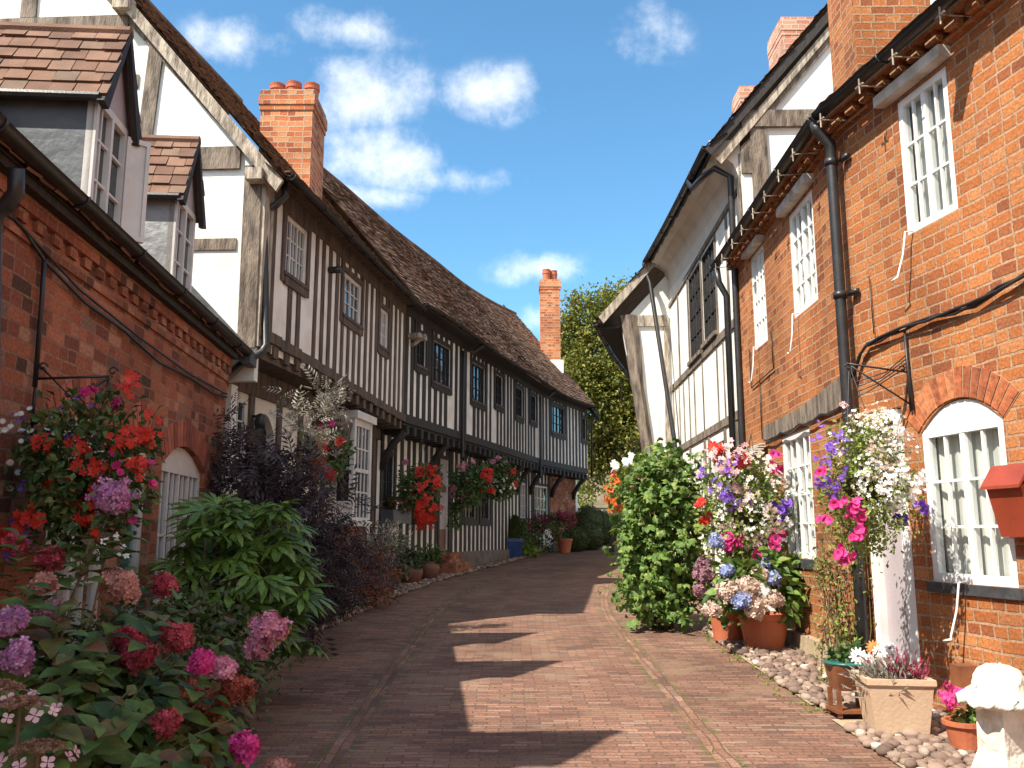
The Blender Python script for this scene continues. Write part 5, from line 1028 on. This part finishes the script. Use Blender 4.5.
b.arr(*scat(OVS,np.array(PP),np.array(AX),np.array(NO),np.array(SZ))); b.build('foliage','hydrangea_leaf',o,smooth=True)
stems(o,c,[t[0] for t in tips[::2]],.010,spread=.25)
c=(-1.25,2.2,.09); o=thing('lacecap_hydrangea','brown lacecap flower heads with pale pink outer petals in the bottom corner','hydrangea',c)
for px,py,Y in ((20,706,2.05),(38,750,2.0),(-2,690,2.1)):
    q=np.array(at(px,py,Y)); b=MB(); n=500; a=G.random(n)*6.28; rr=.055*np.sqrt(G.random(n)); P=q+np.stack([rr*np.cos(a),rr*np.sin(a),.018*(1-(rr/.055)**2)+.004*G.random(n)],1); blooms(b,GER,P,np.tile([0,0,1.],(n,1)),.004,rnd=.6); b.build('seed_head','brown_seed',o)
    b=MB(); n=9; a=np.arange(n)*.7+R.random(); P=q+np.stack([.075*np.cos(a),.075*np.sin(a),-.012+0*a],1); blooms(b,FLO,P,nrm(np.stack([np.cos(a)*.5,np.sin(a)*.5-.4,a*0+.7],1)),.016,rnd=.3); b.build('outer_florets','pale_pink_petal',o)
    b=MB(); b.tube([tuple(q),tuple(q+np.array([-.03,.05,-.3])),(-1.25,2.25,.2)],.005,k=5); b.build('stalk','stem',o)
foliage(o,'hydrangea_leaf',(-1.32,2.35,.62),(.28,.24,.3),90,.12,OVS,inner=.3)
c=(-2.3,7.0,zg(7)); o=thing('fatsia','glossy fatsia with large hand shaped green leaves','shrub',c); b=MB(); tips=[]
PP=[];AX=[];NO=[];SZ=[]
for i in range(36):
    a=i*2.4; t=i/36; z=.72+1.08*(t); r=.62*math.sin(min(1,.35+1.1*(1-t))*1.5)*R.uniform(.5,1); p=np.array((-2.12+r*math.cos(a)*.85,6.95+r*math.sin(a),z)); tips.append(p)
    for k in range(7):
        aa=R.uniform(0,6.28); d=np.array((math.cos(aa),math.sin(aa),R.uniform(-.5,.5))); PP.append(p+d*.10); AX.append(d+np.array([0,0,-.15])); NO.append(np.array((0,-.35,1.))+.4*d*np.array([1,1,0])+G.normal(size=3)*.25); SZ.append(R.uniform(.17,.26))
b.arr(*scat(PALM,np.array(PP),np.array(AX),np.array(NO),np.array(SZ))); b.build('foliage','fatsia_leaf',o); stems(o,c,tips,.012,spread=.15)
c=(-2.1,5.9,zg(6)); o=thing('small_leaved_shrub','low dull green small leaved shrub between hydrangea and fatsia','shrub',c); foliage(o,'dull_leaf',(-2.2,5.9,.72),(.65,.6,.50),4200,.045,OV2,zmin=.3)
c=(-2.35,9.2,zg(9.2)); o=thing('elder_bush','large dark purple elder bush with finely cut leaves','shrub',c); b=MB()
P,oo=clumps((-2.48,9.25,1.46),(.80,.65,.92),2100,8,.15,.4,zmin=.5); leaves(b,FEA,P,oo,.22,droop=.3,up=.7)
for px,py,Y in ((207,440,9.3),(240,450,9.2),(210,415,9.3),(225,470,9.0),(365,565,11.0),(345,585,10.5)):
    q=np.array(at(px,py,Y)); P=q+G.normal(size=(40,3))*.13; leaves(b,FEA,P,nrm(P-np.array((-2.4,9.3,1.5))),.2,up=.7)
b.build('foliage','elder_leaf',o); stems(o,c,[(-2.4+R.uniform(-.7,.7),9.3+R.uniform(-.5,.5),R.uniform(1,2.7)) for _ in range(22)],.016,spread=.2)
c=(-2.25,9.9,zg(9.9)); o=thing('sunlit_elder_tops','feathery elder tops with sunlight put into their pale leaf colour','shrub',c); b=MB()  # top of the elder, its sunlight painted as pale leaves
for px,py in ((290,405),(310,415),(330,400),(335,412),(320,435),(300,430),(325,395),(318,455),(312,445)):
    q=np.array(at(px,py,9.9)); P=q+G.normal(size=(16,3))*.09; leaves(b,FEA,P,nrm(P-np.array((-2.3,10,1.9))),.17,up=.6)
b.build('foliage','silver_and_sunlit_leaf',o); stems(o,c,[at(310,420,9.9),at(330,405,9.9),at(320,440,9.9)],.012)
c=(-1.95,13.0,zg(13)); o=thing('sedum_shrub','clump of dusky red and bronze flower heads by the road','plant',c); foliage(o,'sedum_leaf',(-2.0,12.9,.98),(.34,.6,.42),1500,.06,OV2,zmin=.6)
c=(-2.1,14.3,zg(14)); o=thing('variegated_shrub','pale variegated shrub under the bay window','shrub',c); foliage(o,'silver_and_sunlit_leaf',(-2.05,14.2,1.45),(.34,.5,.26),700,.11,THIN); foliage(o,'dull_leaf',(-2.05,14.2,1.2),(.34,.5,.4),700,.08,OV2)
c=(-2.3,11.4,zg(11.4)); o=thing('elder_bush','smaller dark purple leaved bush in front of the bay window base','shrub',c); b=MB(); P,oo=clumps((-2.55,11.6,.92),(.34,.9,.5),1000,8,.15,.4,zmin=.5); leaves(b,FEA,P,oo,.18,droop=.3,up=.7); b.build('foliage','elder_leaf',o)
c=(-2.05,8.2,zg(8)); o=thing('trough','low stone trough edge under the fatsia leaves','planter',c); box1('trough_body','stone_plinth',o,WORLD,-2.55,-2.12,7.6,9.0,.28,.52); foliage(o,'dull_leaf',(-2.3,8.3,.6),(.25,.6,.18),600,.05,OV2)
# ------------------------------------------------------------------ right foreground objects
def squarepot(o,cx,cy,z,w0,w1,h,ang,mat,rim=.035):
    b=MB(); pr=[(w0/2*.97,0),(w0/2,.012),(w1/2*.95,h*.80),(w1/2*.96,h*.86),(w1/2,h*.87),(w1/2+rim*.2,h*.9),(w1/2+rim*.2,h),(w1/2-.035,h),(w1/2-.05,h*.86)]
    b.lathe((cx,cy,z),pr,k=4,sq=True,rot=ang); return b.build('pot',mat,o)
cc=at(902,738,6.05); zc=zg(6.1)+.02; c=(2.57,6.2,zc); o=thing('planter','square sand coloured planter with heather on the cobbles','planter',c); squarepot(o,2.57,6.2,zc,.33,.42,.36,math.radians(-8),'sandstone_pot')
b=MB(); b.fbox(WORLD,2.42,2.72,6.05,6.35,zc+.29,zc+.31); b.build('soil','soil',o)
b=MB(); P,oo=clumps((2.52,6.2,zc+.33),(.19,.15,.05),900,10,.3); leaves(b,THIN,P,nrm(oo+np.array([0,0,1.2])),.065,out=1,rnd=.35); b.build('foliage','silver_and_sunlit_leaf',o); b=MB(); P,oo=clumps((2.63,6.15,zc+.36),(.13,.13,.06),260,6,.3); leaves(b,THIN,P,nrm(oo+np.array([0,0,1.2])),.06,out=1,rnd=.3); b.build('flowers','wine_petal',o)
c=(2.42,6.62,zg(6.6)); o=thing('plant_stand','small varnished wooden stand with a turquoise rimmed bowl','plant stand',c); x0,y0,z0=2.42,6.62,c[2]+.02
for dx in (-.10,.10):
    for dy in (-.09,.09): box1('leg','varnished_timber',o,WORLD,x0+dx-.014,x0+dx+.014,y0+dy-.014,y0+dy+.014,z0,z0+.18)
box1('shelf','varnished_timber',o,WORLD,x0-.13,x0+.13,y0-.115,y0+.115,z0+.03,z0+.05); b=MB(); b.lathe((x0,y0,z0+.18),[(.095,0),(.125,.17)],k=4,sq=True); b.build('box','varnished_timber',o)
c=(x0,y0,z0+.345); o=thing('potted_plant','white daisy flowers in a turquoise bowl on the wooden stand','potted plant',c); pb=MB(); pb.lathe(c,[(.10,-.02),(.15,.01),(.165,.022),(.15,.028)],k=24); pb.build('bowl','green_glaze',o,smooth=True)
foliage(o,'basket_leaf',(x0+.02,y0,c[2]+.06),(.15,.12,.06),120,.07,OV2)
for px,py in ((858,656),(868,661),(880,652),(892,656),(875,664),(886,663),(863,664),(890,648)):
    q=np.array(at(px,py,y0-.12)); b=MB(); dd=dirs_to_cam(np.array([q])); blooms(b,DAI,q[None],dd+np.array([[R.uniform(-.3,.3),0,.3]]),.055,rnd=.1); blooms(b,GER,q[None]+dd*.006,dd,.016,1); b.build('flower_head',['white_petal','wine_petal'],o)
q=np.array(at(873,647,y0-.05)); b=MB(); blooms(b,DAI,q[None],dirs_to_cam(q[None]),.05); b.build('flower_head','orange_petal',o)
c=(2.80,5.72,zg(5.7)+.03); o=thing('potted_plant','small terracotta pot of deep pink and white cyclamen by the wall','potted plant',c); pot(o,c,.09,.12,.17,'terracotta',k=20,rim=.012); foliage(o,'mallow_leaf',(c[0],c[1],c[2]+.22),(.13,.12,.06),110,.06,OV2)
b=MB(); P,oo=clumps((c[0]-.02,c[1],c[2]+.30),(.11,.08,.05),40,8,.3); blooms(b,GER,P,oo,.034); b.build('pink_flowers','magenta_petal',o); b=MB(); P,oo=clumps((c[0]+.11,c[1]-.05,c[2]+.25),(.05,.04,.04),10,5,.3); blooms(b,GER,P,oo,.034); b.build('white_flowers','white_petal',o)
# staddle stone
c0=at(1000,690,4.35); x0,y0=c0[0],4.35; z0=zg(4.35); o=thing('staddle_stone','bleached white mushroom shaped staddle stone at the right edge','garden ornament',(x0,y0,z0))
b=MB(); zc=c0[2]-.06; b.lathe((x0,y0,zc),[(.05,.0),(.17,-.005),(.185,.01),(.18,.02),(.165,.04),(.135,.06),(.12,.08),(.115,.10),(.105,.12),(.085,.145),(.05,.165),(.015,.17)],k=36,jit=.16); b.build('cap','bleached_stone',o,smooth=True)
b=MB(); b.lathe((x0-.01,y0,z0),[(.22,0),(.20,.06),(.15,.20),(.10,.30),(.075,.38),(.07,zc-z0)],k=4,sq=True,rot=.4,jit=.06); b.build('stem','bleached_stone',o)
# wooden bench leg behind ornament
o=thing('wooden_box','small varnished wooden box standing behind the staddle stone','box',at(972,672,5.3)); q=at(972,672,5.2); box1('box_body','varnished_timber',o,WORLD,q[0]-.03,q[0]+.08,5.28,5.4,q[2]-.10,q[2]+.02)
# letterbox
o=thing('letterbox','rust red metal letterbox with a sloping lid on the brick wall','letterbox',RN(1.62,.05,1.95)); s0,s1=1.64,1.94
b=MB(); pts=[RN(s0,.01,1.53),RN(s0,.11,1.545),RN(s0,.19,1.86),RN(s0,.01,1.92)]; pts2=[RN(s1,.01,1.53),RN(s1,.11,1.545),RN(s1,.19,1.86),RN(s1,.01,1.92)]; b.add(pts+pts2,[(0,1,2,3),(7,6,5,4),(0,4,5,1),(1,5,6,2),(2,6,7,3)]); b.build('box_body','rust_paint',o)
b=MB(); L0=[(.215,1.845),(.215,1.865),(.12,2.00),(.01,2.00),(.01,1.975),(.11,1.97)]; vs=[RN(s0-.02,n,z) for n,z in L0]+[RN(s1+.02,n,z) for n,z in L0]; b.add(vs,[(0,1,2,3,4,5),(11,10,9,8,7,6)]+[(i,(i+1)%6,6+(i+1)%6,6+i) for i in range(6)]); b.build('lid','rust_paint',o)
b=MB(); b.tube([RN(s0-.004,.10,1.83),RN(s0-.012,.10,1.83)],.016,k=12); b.build('badge','brown_seed',o)
# house number free; small weeds at the cobble edge
b=MB(); P=[]
for _ in range(60):
    y=R.uniform(6.5,10.6); x=2.22+R.uniform(-.12,.10); 
    for k in range(9): P.append((x+R.uniform(-.03,.03),y+R.uniform(-.03,.03),zg(y)))
for _ in range(120):
    y=R.uniform(5,14); x=CX(y)+R.choice((-1.25,1.25,-1.126,1.126,1.7))+R.uniform(-.015,.015); P.append((x,y,zg(y)))
P=np.array(P); leaves(b,THIN,P,np.tile([0,0,1.],(len(P),1)),.035,rnd=.6); o=struct('weeds',b,'lime_leaf','stuff'); tag(o,'small green weeds and moss sprouting between the paving bricks','weeds')
